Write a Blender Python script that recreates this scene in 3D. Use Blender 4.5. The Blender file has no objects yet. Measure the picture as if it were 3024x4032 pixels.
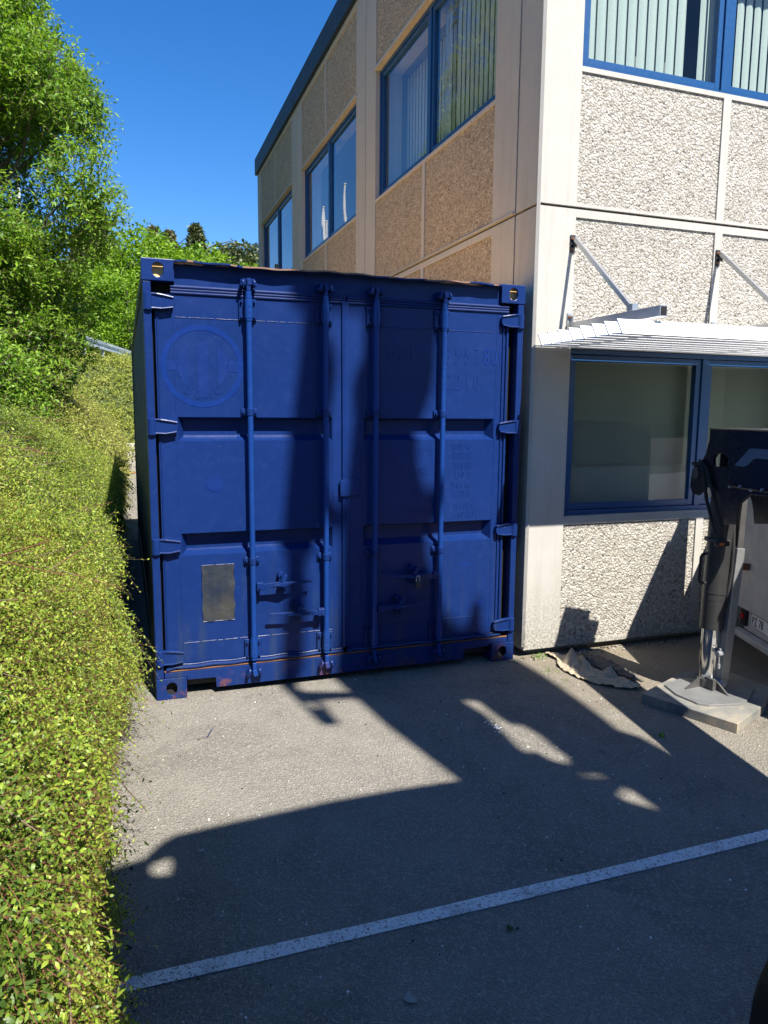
import bpy, bmesh, math, random
import numpy as np
from mathutils import Vector, Matrix, noise
random.seed(7); RNG = np.random.default_rng(11)
SC = bpy.context.scene
COL = SC.collection
R = math.radians

# ------------------------------------------------------------------ camera, light, exposure
cam_d = bpy.data.cameras.new('camera'); cam = bpy.data.objects.new('camera', cam_d); COL.objects.link(cam)
cam_d.sensor_fit = 'VERTICAL'; cam_d.sensor_height = 36.0; cam_d.lens = 36*2872.6/4032
cam_d.clip_start = 0.05; cam_d.clip_end = 600
yaw, pitch, roll = R(-19.52), R(-7.734), R(0.467)
fw = Vector((-math.sin(yaw)*math.cos(pitch), math.cos(yaw)*math.cos(pitch), math.sin(pitch)))
rt = Vector((math.cos(yaw), math.sin(yaw), 0)); up = rt.cross(fw)
r2 = math.cos(roll)*rt + math.sin(roll)*up; u2 = -math.sin(roll)*rt + math.cos(roll)*up
CAMP = Vector((-0.124, -4.442, 1.741))
m = Matrix((r2, u2, -fw)).transposed().to_4x4(); m.translation = CAMP; cam.matrix_world = m
SC.camera = cam
SUN = Vector((0.184, -0.776, 1.0)).normalized()
world = bpy.data.worlds.new('World'); SC.world = world; world.use_nodes = True
wn = world.node_tree.nodes; wl = world.node_tree.links
sky = wn.new('ShaderNodeTexSky'); sky.sky_type = 'NISHITA'; sky.sun_disc = False
sky.sun_elevation = math.asin(SUN.z); sky.sun_rotation = math.atan2(SUN.x, SUN.y)
sky.air_density = 1.0; sky.dust_density = 0.1; sky.ozone_density = 4.0; sky.altitude = 100
hsv = wn.new('ShaderNodeHueSaturation'); hsv.inputs['Saturation'].default_value = 1.33; hsv.inputs['Hue'].default_value = .508
wl.new(sky.outputs[0], hsv.inputs['Color']); wl.new(hsv.outputs[0], wn['Background'].inputs[0])
wn['Background'].inputs[1].default_value = 0.086
sd = bpy.data.lights.new('sun', 'SUN'); sd.energy = 5.0; sd.angle = R(0.53); sd.color = (1.0, 0.955, 0.88)
so = bpy.data.objects.new('sun', sd); COL.objects.link(so); so.location = (10, -30, 40)
so.rotation_euler = SUN.to_track_quat('Z', 'Y').to_euler()
SC.view_settings.view_transform = 'Standard'; SC.view_settings.look = 'None'
SC.view_settings.exposure = 1.17; SC.view_settings.gamma = 1.0; SC.view_settings.use_curve_mapping = False
SC.render.engine = 'CYCLES'; SC.cycles.max_bounces = 8; SC.cycles.transparent_max_bounces = 16

# ------------------------------------------------------------------ material helpers
class N:
    """tiny node-graph helper"""
    def __init__(s, name):
        s.m = bpy.data.materials.new(name); s.m.use_nodes = True
        s.t = s.m.node_tree; s.n = s.t.nodes; s.l = s.t.links
        s.b = s.n['Principled BSDF']; s.out = s.n['Material Output']
        s.tc = s.n.new('ShaderNodeTexCoord').outputs['Object']
    def new(s, ty, **kw):
        nd = s.n.new(ty)
        for k, v in kw.items():
            if k in nd.inputs: nd.inputs[k].default_value = v
            else: setattr(nd, k, v)
        return nd
    def link(s, a, b): s.l.new(a, b)
    def vec(s, scale=(1, 1, 1), rot=(0, 0, 0)):
        mp = s.n.new('ShaderNodeMapping'); mp.inputs['Scale'].default_value = scale; mp.inputs['Rotation'].default_value = rot
        s.link(s.tc, mp.inputs[0]); return mp.outputs[0]
    def noise(s, scale, detail=4, rough=.55, vec=None, dist=0):
        nd = s.n.new('ShaderNodeTexNoise'); nd.inputs['Scale'].default_value = scale
        nd.inputs['Detail'].default_value = detail; nd.inputs['Roughness'].default_value = rough; nd.inputs['Distortion'].default_value = dist
        s.link(vec if vec else s.tc, nd.inputs['Vector']); return nd.outputs['Fac']
    def voro(s, scale, feature='F1', vec=None, out='Distance', rnd=1.0):
        nd = s.n.new('ShaderNodeTexVoronoi'); nd.feature = feature; nd.inputs['Scale'].default_value = scale
        nd.inputs['Randomness'].default_value = rnd
        s.link(vec if vec else s.tc, nd.inputs['Vector']); return nd.outputs[out]
    def ramp(s, fac, stops):
        nd = s.n.new('ShaderNodeValToRGB'); cr = nd.color_ramp
        while len(cr.elements) > 1: cr.elements.remove(cr.elements[-1])
        for i, (p, c) in enumerate(stops):
            e = cr.elements[0] if i == 0 else cr.elements.new(p)
            e.position = p
            if not isinstance(c, (tuple, list)): c = (c, c, c)
            e.color = (*c, 1) if len(c) == 3 else c
        s.link(fac, nd.inputs[0]); return nd.outputs[0]
    def mix(s, fac, a, b, mode='MIX'):
        nd = s.n.new('ShaderNodeMix'); nd.data_type = 'RGBA'; nd.blend_type = mode
        for i, v in ((0, fac), (6, a), (7, b)):
            if isinstance(v, (int, float)): nd.inputs[i].default_value = v if i == 0 else (v, v, v, 1)
            elif isinstance(v, (tuple, list)): nd.inputs[i].default_value = (*v, 1) if len(v) == 3 else v
            else: s.link(v, nd.inputs[i])
        return nd.outputs[2]
    def math(s, op, a, b=0.0, c=0.0):
        nd = s.n.new('ShaderNodeMath'); nd.operation = op
        for i, v in enumerate((a, b, c)):
            if isinstance(v, (int, float)): nd.inputs[i].default_value = v
            else: s.link(v, nd.inputs[i])
        return nd.outputs[0]
    def bump(s, h, dist, strength=1.0, prev=None):
        nd = s.n.new('ShaderNodeBump'); nd.inputs['Distance'].default_value = dist; nd.inputs['Strength'].default_value = strength
        s.link(h, nd.inputs['Height'])
        if prev: s.link(prev, nd.inputs['Normal'])
        return nd.outputs[0]
    def sep(s, out=None):
        nd = s.n.new('ShaderNodeSeparateXYZ'); s.link(out if out else s.tc, nd.inputs[0]); return nd.outputs
    def geo(s, name='Position'): return s.n.new('ShaderNodeNewGeometry').outputs[name]
    def fin(s, col=None, rough=None, metal=None, normal=None, **kw):
        for key, v in (('Base Color', col), ('Roughness', rough), ('Metallic', metal)):
            if v is None: continue
            if isinstance(v, (int, float)): s.b.inputs[key].default_value = v
            elif isinstance(v, (tuple, list)): s.b.inputs[key].default_value = (*v, 1)
            else: s.link(v, s.b.inputs[key])
        if normal: s.link(normal, s.b.inputs['Normal'])
        for k, v in kw.items(): s.b.inputs[k.replace('_', ' ')].default_value = v
        return s.m
M = {}
def plain(name, col, rough=.5, metal=0.0, var=.15, bump=.0, scale=12, **kw):
    n = N(name); f = n.noise(scale, 6)
    c = n.mix(f, tuple(x*(1-var) for x in col), tuple(min(1, x*(1+var)) for x in col))
    r = n.math('MULTIPLY_ADD', n.noise(scale*3, 3), .25, rough-.12)
    M[name] = n.fin(c, r, metal, n.bump(n.noise(scale*8, 4), bump) if bump else None, **kw); return M[name]

def mat_asphalt(name, paint=False):
    n = N(name); pos = n.geo()
    big = n.noise(.45, 5, .6, pos); mid = n.noise(3.2, 5, .65, pos)
    st = n.n.new('ShaderNodeTexVoronoi'); st.inputs['Scale'].default_value = 115; n.link(pos, st.inputs['Vector'])
    stone = n.sep(st.outputs['Color'])[0]
    fine = n.noise(210, 3, .7, pos)
    base = n.ramp(n.math('MULTIPLY_ADD', mid, .5, n.math('MULTIPLY', big, .5)), [(.3, (.19, .175, .148)), (.5, (.26, .24, .204)), (.7, (.325, .302, .255))])
    base = n.mix(n.ramp(n.noise(1.1, 6, .7, pos, 1.2), [(.5, 0.0), (.66, .42)]), base, (.105, .096, .082))
    base = n.mix(n.ramp(n.noise(2.6, 4, .5, pos), [(.70, 0.0), (.76, .5)]), base, (.06, .056, .05))
    base = n.mix(n.ramp(stone, [(0, 0.0), (.6, .10), (.85, .40), (1, .85)]), base, (.42, .38, .315))
    base = n.mix(n.ramp(fine, [(.33, .7), (.52, 0.0)]), base, (.035, .035, .035))
    xyz = n.sep(pos)
    # sandy, mossy strip along the building foot
    near = n.n.new('ShaderNodeMapRange'); near.inputs[1].default_value = -1.6; near.inputs[2].default_value = .1; n.link(xyz[1], near.inputs[0])
    nx = n.n.new('ShaderNodeMapRange'); nx.inputs[1].default_value = 2.15; nx.inputs[2].default_value = 2.8; n.link(xyz[0], nx.inputs[0])
    msk = n.math('MULTIPLY', nx.outputs[0], n.math('MULTIPLY_ADD', near.outputs[0], .75, .25))
    msk2 = n.math('MULTIPLY', msk, n.ramp(n.noise(5, 5, .7, pos), [(.25, .35), (.6, 1.0)]))
    base = n.mix(msk2, base, n.mix(n.noise(60, 4, .7, pos), (.13, .10, .06), (.40, .33, .235)))
    moss = n.math('MULTIPLY', msk, n.ramp(n.noise(9, 6, .7, pos), [(.56, 0.0), (.66, .6)]))
    base = n.mix(moss, base, (.12, .14, .04))
    if paint:
        w = n.ramp(n.noise(95, 4, .75, pos), [(.39, 0.0), (.45, 1.0)])
        w2 = n.ramp(n.noise(7, 4, .6, pos), [(.3, .55), (.5, 1.0)])
        base = n.mix(n.math('MULTIPLY', w, w2), base, (.88, .875, .86))
    nb = n.bump(st.outputs['Distance'], .007, 1.0)
    nb = n.bump(fine, .006, 1.0, nb); nb = n.bump(mid, .02, .4, nb)
    M[name] = n.fin(base, .9, normal=nb, Specular_IOR_Level=.25)
mat_asphalt('asphalt'); mat_asphalt('road_paint', True)

def mat_concrete(name, a, b, wet=False):
    n = N(name); pos = n.geo(); xyz = n.sep(pos)
    streak = n.noise(1.0, 5, .6, None); st = n.n.new('ShaderNodeMapping'); st.inputs['Scale'].default_value = (22, 22, 1.2); n.link(pos, st.inputs[0])
    sk = n.noise(1.0, 5, .6, st.outputs[0])
    c = n.mix(n.noise(5, 6, .65, pos), a, b)
    c = n.mix(n.ramp(sk, [(.5, 0.0), (.8, .30)]), c, (.20, .18, .14))
    c = n.mix(n.ramp(n.noise(38, 5, .7, pos), [(.60, 0.0), (.74, .4)]), c, (.22, .21, .18))
    low = n.n.new('ShaderNodeMapRange'); low.inputs[1].default_value = .6; low.inputs[2].default_value = .0; n.link(xyz[2], low.inputs[0])
    c = n.mix(n.math('MULTIPLY', n.math('MULTIPLY', low.outputs[0], .9), n.ramp(n.noise(55, 5, .75, pos), [(.42, 0.0), (.56, 1.0)])), c, (.16, .145, .11))
    # damp streaks beside the window frames
    nb = n.bump(n.noise(140, 4, .7, pos), .0015, 1.0); nb = n.bump(n.noise(6, 3, .5, pos), .006, .5, nb)
    M[name] = n.fin(c, .85, normal=nb, Specular_IOR_Level=.3)
mat_concrete('concrete', (.39, .37, .33), (.465, .445, .405))
mat_concrete('bounce_tint_concrete', (.46, .405, .325), (.53, .475, .39))  # side wall copy, warmed to stand in for light bounced off the roof
mat_concrete('wall_concrete', (.36, .34, .30), (.46, .44, .39))

def mat_aggregate(name, tint):
    n = N(name); pos = n.geo()
    v = n.n.new('ShaderNodeTexVoronoi'); v.inputs['Scale'].default_value = 60; n.link(pos, v.inputs['Vector'])
    v2 = n.n.new('ShaderNodeTexVoronoi'); v2.inputs['Scale'].default_value = 120; n.link(pos, v2.inputs['Vector'])
    rnd = n.sep(v.outputs['Color'])
    c = n.ramp(rnd[0], [(0, (.25, .22, .18)), (.25, (.37, .34, .29)), (.6, (.47, .435, .38)), (.9, (.58, .545, .485)), (1, (.32, .27, .21))])
    c = n.mix(n.ramp(rnd[1], [(.975, 0.0), (.98, .8)]), c, (.07, .06, .05))
    c = n.mix(n.ramp(v.outputs['Distance'], [(.40, 0.0), (.66, .5)]), c, (.25, .235, .20))
    c = n.mix(n.ramp(n.noise(1.8, 5, .6, pos), [(.4, 0.0), (.75, .25)]), c, (.28, .27, .24))
    c = n.mix(1.0, c, tint, 'MULTIPLY')
    h = n.ramp(v.outputs['Distance'], [(0, 1.0), (.35, .8), (.7, 0.0)])
    h2 = n.ramp(v2.outputs['Distance'], [(0, 1.0), (.7, 0.0)])
    nb = n.bump(n.math('MULTIPLY_ADD', rnd[2], .5, h), .0065, .85); nb = n.bump(h2, .004, .6, nb)
    M[name] = n.fin(c, .75, normal=nb, Specular_IOR_Level=.35)
mat_aggregate('aggregate', (1, 1, 1)); mat_aggregate('bounce_tint_aggregate', (1.22, 1.0, .74))  # second copy carries the roof's warm bounced light in its tint

def mat_container(name, col, rust_top=False, algae=False, rough=.31, spec=.22):
    n = N(name); pos = n.geo(); xyz = n.sep(pos)
    f = n.noise(2.2, 5, .6, pos); f2 = n.noise(26, 5, .6, pos)
    c = n.mix(f, tuple(x*.82 for x in col), tuple(x*1.16 for x in col))
    c = n.mix(n.ramp(f2, [(.5, 0.0), (.8, .45)]), c, tuple(min(1, x*1.4+.006) for x in col))
    # chalky dust and scuffs
    scm = n.n.new('ShaderNodeMapping'); scm.inputs['Scale'].default_value = (3, 3, 14); scm.inputs['Rotation'].default_value = (0, .5, 0); n.link(pos, scm.inputs[0])
    c = n.mix(n.ramp(n.noise(4, 7, .75, scm.outputs[0]), [(.66, 0.0), (.74, .30)]), c, (.22, .27, .40))
    yg = n.n.new('ShaderNodeMapping'); yg.inputs['Scale'].default_value = (9, 1, 1.2); n.link(pos, yg.inputs[0])
    lowm = n.n.new('ShaderNodeMapRange'); lowm.inputs[1].default_value = 1.1; lowm.inputs[2].default_value = .15; n.link(xyz[2], lowm.inputs[0])
    c = n.mix(n.math('MULTIPLY', lowm.outputs[0], n.ramp(n.noise(1.3, 5, .6, yg.outputs[0]), [(.52, 0.0), (.68, .35)])), c, (.04, .055, .05))
    c = n.mix(n.ramp(n.noise(1.1, 6, .7, pos), [(.45, 0.0), (.7, .28)]), c, tuple(x*.62 for x in col))
    c = n.mix(n.ramp(n.noise(70, 4, .8, pos), [(.74, 0.0), (.77, .5)]), c, (.30, .36, .50))
    # rust low down and along the top rim
    lo = n.n.new('ShaderNodeMapRange'); lo.inputs[1].default_value = .17; lo.inputs[2].default_value = .03; n.link(xyz[2], lo.inputs[0])
    rn = n.noise(8, 7, .72, pos)
    rmask = n.math('MULTIPLY', n.math('POWER', lo.outputs[0], 1.3), n.ramp(rn, [(.53, 0.0), (.66, 1.0)]))
    rc = n.ramp(n.noise(40, 5, .7, pos), [(.3, (.05, .025, .018)), (.6, (.22, .07, .018)), (.8, (.55, .17, .03))])
    c = n.mix(rmask, c, rc)
    if algae:
        g = n.ramp(n.noise(1.6, 5, .65, pos), [(.25, .5), (.6, .95)])
        am = n.n.new('ShaderNodeMapping'); am.inputs['Scale'].default_value = (1, 9, .6); n.link(pos, am.inputs[0])
        g2 = n.ramp(n.noise(3, 5, .7, am.outputs[0]), [(.35, .25), (.62, 1.0)])
        c = n.mix(n.math('MULTIPLY', g, g2), c, (.115, .125, .035))
    r = n.math('MULTIPLY_ADD', n.noise(6, 5, .6, pos), .22, rough-.10)
    r = n.math('MULTIPLY_ADD', rmask, .4, r)
    nb = n.bump(n.noise(1.7, 3, .5, pos), .022, .7); nb = n.bump(n.noise(160, 3, .6, pos), .0006, .8, nb)
    M[name] = n.fin(c, r, normal=nb, Specular_IOR_Level=spec)
BLUE = (.0055, .0225, .112)
mat_container('container_paint', BLUE)
mat_container('rod_paint', (.007, .038, .18), rough=.3)
mat_container('side_paint', (.012, .032, .11), algae=True, rough=.5)
mat_container('ghost_paint', (.0045, .025, .150), rough=.31)
mat_container('gasket_paint', BLUE, rough=.60, spec=.22)
mat_container('ghost_paint_soft', (.006, .0245, .130), rough=.31)

def mat_rust_roof():
    n = N('rust_roof'); pos = n.geo()
    c = n.ramp(n.noise(6, 7, .7, pos), [(.3, (.78, .46, .18)), (.5, (.86, .56, .25)), (.7, (.90, .64, .34))])
    c = n.mix(n.ramp(n.noise(3, 5, .6, pos), [(.68, 0.0), (.72, .6)]), c, (.10, .12, .25))
    M['rust_roof'] = n.fin(c, .8, normal=n.bump(n.noise(30, 5, .7, pos), .003))
mat_rust_roof()
def mat_tape():
    n = N('tape'); pos = n.geo(); xyz = n.sep(pos)
    c = n.mix(n.ramp(n.noise(5, 3, .5, pos), [(.3, 0.0), (.7, 1.0)]), (.010, .018, .038), (.045, .045, .042))
    band = n.ramp(n.math('FRACT', n.math('MULTIPLY', xyz[0], 22)), [(.0, 1.0), (.04, 0.0), (.96, 0.0), (1, 1.0)])
    c = n.mix(n.math('MULTIPLY', band, .5), c, (.05, .05, .05))
    M['tape'] = n.fin(c, .32, normal=n.bump(n.noise(16, 4, .6, pos), .01))
mat_tape()
plain('frame_blue', (.006, .058, .175), .38, var=.06)
plain('fascia_blue', (.006, .022, .050), .62, var=.15, scale=3)
plain('leg_grey', (.030, .030, .029), .38, var=.35, bump=.001, scale=7)
plain('black_gap', (.006, .006, .007), .9)
plain('rubber_black', (.012, .012, .013), .75, bump=.002)
plain('black_paint', (.014, .014, .015), .32, scale=5)
plain('navy_paint', (.006, .007, .012), .28, scale=4)
plain('worn_steel', (.30, .30, .29), .45, .55, var=.3, bump=.001, scale=9)
plain('dark_steel', (.09, .088, .085), .5, .35, var=.3, bump=.001, scale=14)
plain('galvanised', (.42, .43, .44), .4, .6, var=.18, scale=30)
plain('aluminium', (.46, .47, .48), .33, .75, var=.06)
plain('dark_zinc', (.05, .05, .052), .6, .4)
plain('rust_bolt', (.16, .07, .035), .8)
plain('louver_white', (.80, .80, .79), .35, var=.03, scale=4)
plain('board_grey', (.44, .43, .41), .7, var=.32, bump=.002, scale=10)
plain('stripe_grey', (.09, .13, .18), .4, var=.08)
plain('plate_white', (.75, .75, .73), .4, var=.02)
plain('letter_black', (.01, .01, .01), .5)
plain('lamp_red', (.35, .01, .01), .2)
plain('lamp_orange', (.7, .16, .03), .25)
plain('rim_rust', (.20, .115, .075), .7, var=.5, scale=25)
plain('brass', (.45, .33, .12), .3, .9)
plain('cloth_beige', (.36, .30, .21), .9, var=.3, bump=.004, scale=14)
plain('dark_cloth', (.10, .088, .075), .9, var=.35, bump=.004, scale=14)
plain('rail_white', (.55, .60, .66), .4, .3, var=.08)
plain('pole_white', (.78, .78, .78), .35, var=.03)
plain('bark', (.095, .075, .055), .9, var=.4, bump=.01, scale=14)
plain('birch_bark', (.5, .48, .44), .8, var=.4, bump=.004, scale=9)
plain('twig_red', (.17, .06, .035), .7, var=.3)
plain('twig_brown', (.16, .11, .07), .8, var=.3)
plain('room_wall', (.20, .205, .19), .8)
plain('room_dark', (.13, .15, .14), .9)
plain('screen_grey', (.17, .18, .155), .85, var=.06, scale=2)
plain('screen_pale', (.25, .26, .235), .85, var=.04)
plain('white_dropping', (.8, .8, .8), .7)
plain('litter_leaf', (.30, .14, .06), .8, var=.5)
plain('soil', (.028, .026, .014), .95, var=.4, bump=.02, scale=10)
plain('hill_soil', (.05, .07, .02), .95, var=.4, scale=.4)
def mat_chrome():
    n = N('chrome'); M['chrome'] = n.fin((.72, .72, .72), n.math('MULTIPLY_ADD', n.noise(8, 4), .08, .06), 1.0)
mat_chrome()
def mat_pad():
    n = N('pad_plastic'); pos = n.geo()
    c = n.ramp(n.noise(9, 6, .65, pos), [(.3, (.17, .165, .15)), (.5, (.24, .225, .19)), (.7, (.34, .28, .19))])
    c = n.mix(n.ramp(n.noise(3, 4, .6, pos), [(.45, 0.0), (.6, .7)]), c, (.10, .115, .12))
    M['pad_plastic'] = n.fin(c, .75, normal=n.bump(n.noise(60, 5, .7, pos), .003))
mat_pad()
def mat_blind():
    n = N('blind_fabric'); pos = n.geo()
    c = n.mix(n.noise(60, 4, .6, pos), (.52, .54, .51), (.64, .66, .63))
    d = n.new('ShaderNodeBsdfDiffuse'); n.link(c, d.inputs[0]); t = n.new('ShaderNodeBsdfTranslucent'); n.link(c, t.inputs[0])
    mx = n.new('ShaderNodeMixShader'); mx.inputs[0].default_value = .25; n.link(d.outputs[0], mx.inputs[1]); n.link(t.outputs[0], mx.inputs[2])
    n.link(mx.outputs[0], n.out.inputs[0]); M['blind_fabric'] = n.m
mat_blind()
def mat_glass(name, tint, boost):
    n = N(name); g_ = n.n.new('ShaderNodeNewGeometry'); dt = n.n.new('ShaderNodeVectorMath'); dt.operation = 'DOT_PRODUCT'
    n.link(g_.outputs['Incoming'], dt.inputs[0]); n.link(g_.outputs['Normal'], dt.inputs[1])
    k = n.math('POWER', n.math('SUBTRACT', 1.0, n.math('ABSOLUTE', dt.outputs['Value'])), 4.0)   # Schlick reflectance of a double-glazed unit
    f = n.math('MULTIPLY_ADD', k, .88, .034*boost)
    g = n.new('ShaderNodeBsdfGlossy', Roughness=.0); g.inputs['Color'].default_value = (.95, .97, 1, 1)
    n.link(n.bump(n.noise(1.3, 2, .5, n.geo()), .004, .35), g.inputs['Normal'])
    t = n.new('ShaderNodeBsdfTransparent'); t.inputs[0].default_value = (*tint, 1)
    mx = n.new('ShaderNodeMixShader'); n.link(f, mx.inputs[0])
    n.link(t.outputs[0], mx.inputs[1]); n.link(g.outputs[0], mx.inputs[2]); n.link(mx.outputs[0], n.out.inputs[0]); M[name] = n.m
mat_glass('glass', (.80, .88, .86), 1.15)
def mat_leaf(name, ramp, trans=.35, rough=.45):
    n = N(name); a = n.new('ShaderNodeAttribute'); a.attribute_name = 'rnd'
    c = n.ramp(a.outputs['Fac'], ramp)
    b = n.fin(c, rough, Specular_IOR_Level=.35)
    t = n.new('ShaderNodeBsdfTranslucent'); n.link(n.mix(1.0, c, (1.25, 1.25, .6), 'MULTIPLY'), t.inputs[0])
    mx = n.new('ShaderNodeMixShader'); mx.inputs[0].default_value = trans
    n.link(n.b.outputs[0], mx.inputs[1]); n.link(t.outputs[0], mx.inputs[2]); n.link(mx.outputs[0], n.out.inputs[0]); M[name] = n.m
mat_leaf('cotoneaster_leaf', [(0, (.03, .065, .014)), (.27, (.10, .17, .022)), (.58, (.24, .34, .035)), (.9, (.42, .47, .065)), (1, (.40, .25, .09))])
mat_leaf('ivy_leaf', [(0, (.06, .10, .018)), (.3, (.20, .26, .04)), (.7, (.38, .42, .07)), (1, (.50, .45, .15))])
mat_leaf('willow_leaf', [(0, (.06, .14, .014)), (.5, (.16, .30, .025)), (.9, (.28, .44, .045)), (1, (.38, .48, .08))], .42)
mat_leaf('birch_leaf', [(0, (.14, .20, .06)), (.5, (.26, .35, .11)), (1, (.42, .50, .24))])
mat_leaf('far_leaf', [(0, (.06, .13, .012)), (.5, (.155, .28, .018)), (1, (.29, .42, .035))])
mat_leaf('pine_needle', [(0, (.09, .12, .055)), (.6, (.14, .17, .08)), (1, (.20, .22, .11))], .1)
mat_leaf('brown_needle', [(0, (.12, .13, .065)), (.6, (.20, .195, .11)), (1, (.28, .26, .15))], .1)
mat_leaf('grass_blade', [(0, (.10, .22, .03)), (1, (.25, .40, .08))])

# ------------------------------------------------------------------ mesh helpers
class MB:
    def __init__(s): s.v = []; s.f = []; s.mi = []; s.cur = 0; s.sm = []; s.smooth = False
    def add(s, vs, fs, smooth=None):
        o = len(s.v); s.v += [tuple(v) for v in vs]; s.f += [tuple(i+o for i in f) for f in fs]
        s.mi += [s.cur]*len(fs); s.sm += [s.smooth if smooth is None else smooth]*len(fs); return s
    def box(s, x0, x1, y0, y1, z0, z1):
        return s.add([(x, y, z) for x in (x0, x1) for y in (y0, y1) for z in (z0, z1)],
                     [(0, 1, 3, 2), (4, 6, 7, 5), (0, 4, 5, 1), (2, 3, 7, 6), (0, 2, 6, 4), (1, 5, 7, 3)])
    def obox(s, c, ax, ay, az, hx, hy, hz):
        c = Vector(c); ax = Vector(ax)*hx; ay = Vector(ay)*hy; az = Vector(az)*hz
        return s.add([c+i*ax+j*ay+k*az for i in (-1, 1) for j in (-1, 1) for k in (-1, 1)],
                     [(0, 1, 3, 2), (4, 6, 7, 5), (0, 4, 5, 1), (2, 3, 7, 6), (0, 2, 6, 4), (1, 5, 7, 3)])
    def bar(s, a, b, w, h, upv=(0, 0, 1)):
        a = Vector(a); b = Vector(b); d = (b-a); L = d.length; d.normalize()
        x = d.cross(Vector(upv)).normalized(); z = x.cross(d)
        return s.obox((a+b)/2, x, d, z, w/2, L/2, h/2)
    def tube(s, a, b, r0, r1=None, n=14, caps=True):
        if r1 is None: r1 = r0
        a = Vector(a); b = Vector(b); d = (b-a).normalized()
        x = d.cross(Vector((0, 0, 1)) if abs(d.z) < .9 else Vector((1, 0, 0))).normalized(); y = d.cross(x)
        vs = []
        for p, r in ((a, r0), (b, r1)):
            for i in range(n):
                t = 2*math.pi*i/n; vs.append(p+x*r*math.cos(t)+y*r*math.sin(t))
        s.add(vs, [(i, (i+1) % n, n+(i+1) % n, n+i) for i in range(n)], True)
        if caps: s.add(vs[:n], [tuple(range(n))[::-1]], False); s.add(vs[n:], [tuple(range(n))], False)
        return s
    def path(s, pts, r, n=8):
        pts = [Vector(p) for p in pts]
        for i in range(len(pts)-1):
            s.tube(pts[i], pts[i+1], r if not isinstance(r, (list, tuple)) else r[i], r if not isinstance(r, (list, tuple)) else r[i+1], n)
        return s
    def prism(s, poly, fn, d0, d1):
        """polygon [(a,b)] extruded between depths with fn(a,b,d)->xyz"""
        n = len(poly); vs = [fn(a, b, d0) for a, b in poly]+[fn(a, b, d1) for a, b in poly]
        return s.add(vs, [tuple(range(n)), tuple(range(n, 2*n))[::-1]]+[(i, n+i, n+(i+1) % n, (i+1) % n) for i in range(n)])
    def profile(s, prof, fn, u0, u1, close=False):
        """open polyline [(a,b)] swept from u0 to u1, fn(u,a,b)->xyz"""
        n = len(prof); vs = [fn(u0, a, b) for a, b in prof]+[fn(u1, a, b) for a, b in prof]
        return s.add(vs, [(i, i+1, n+i+1, n+i) for i in range(n-1 + (1 if close else 0)) if i+1 < n])
    def quad(s, a, b, c, d): return s.add([a, b, c, d], [(0, 1, 2, 3)])
    def sphere(s, c, r, n=10, sz=1.0):
        c = Vector(c); vs = []; fs = []
        for i in range(n//2+1):
            th = math.pi*i/(n//2)
            for j in range(n):
                ph = 2*math.pi*j/n; vs.append(c+Vector((r*math.sin(th)*math.cos(ph), r*math.sin(th)*math.sin(ph), r*sz*math.cos(th))))
        for i in range(n//2):
            for j in range(n): fs.append((i*n+j, (i+1)*n+j, (i+1)*n+(j+1) % n, i*n+(j+1) % n))
        return s.add(vs, fs, True)
def rootloc(p):
    while p is not None and p.parent is not None: p = p.parent
    return p.location.copy() if p is not None else Vector((0, 0, 0))
def build(mb, name, mats, parent=None, bevel=0.0, seg=2, recalc=True):
    me = bpy.data.meshes.new(name); L = rootloc(parent)
    me.from_pydata([(v[0]-L.x, v[1]-L.y, v[2]-L.z) for v in mb.v], [], mb.f)
    if not isinstance(mats, (list, tuple)): mats = [mats]
    for mm in mats: me.materials.append(M[mm])
    me.polygons.foreach_set('material_index', mb.mi); me.polygons.foreach_set('use_smooth', mb.sm)
    if recalc:
        bm = bmesh.new(); bm.from_mesh(me); bmesh.ops.remove_doubles(bm, verts=bm.verts, dist=1e-5); bmesh.ops.recalc_face_normals(bm, faces=bm.faces); bm.to_mesh(me); bm.free()
    me.update()
    if any(mb.sm) and recalc: me.set_sharp_from_angle(angle=R(42))
    o = bpy.data.objects.new(name, me); COL.objects.link(o); o.parent = parent
    if bevel:
        b = o.modifiers.new('bevel', 'BEVEL'); b.width = bevel; b.segments = seg; b.limit_method = 'ANGLE'; b.angle_limit = R(40)
    return o
def tag(o, label=None, cat=None, group=None, kind=None):
    for k, v in (('label', label), ('category', cat), ('group', group), ('kind', kind)):
        if v: o[k] = v
    return o
def empty(name, loc, label, cat, group=None):
    o = bpy.data.objects.new(name, None); COL.objects.link(o); o.location = loc; o.empty_display_size = .2
    bpy.context.view_layer.update() if False else None
    return tag(o, label, cat, group)
def copy_tree(o, parent=None):
    c = o.copy(); COL.objects.link(c); c.parent = parent
    for ch in list(o.children): copy_tree(ch, c)
    return c
def curve_mesh(splines, thick, name, mats, parent, fn, bevel=0.0):
    """2D outlines (outer + holes) filled and extruded; fn maps (a,b,d)->xyz, d in [-thick, thick]"""
    cu = bpy.data.curves.new(name, 'CURVE'); cu.dimensions = '2D'; cu.fill_mode = 'BOTH'; cu.extrude = thick; cu.bevel_depth = bevel; cu.bevel_resolution = 1
    cu.offset = -bevel
    for sp in splines:
        s = cu.splines.new('POLY'); s.points.add(len(sp)-1)
        for i, (a, b) in enumerate(sp): s.points[i].co = (a, b, 0, 1)
        s.use_cyclic_u = True
    return _curve_to(cu, name, mats, parent, fn)
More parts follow.
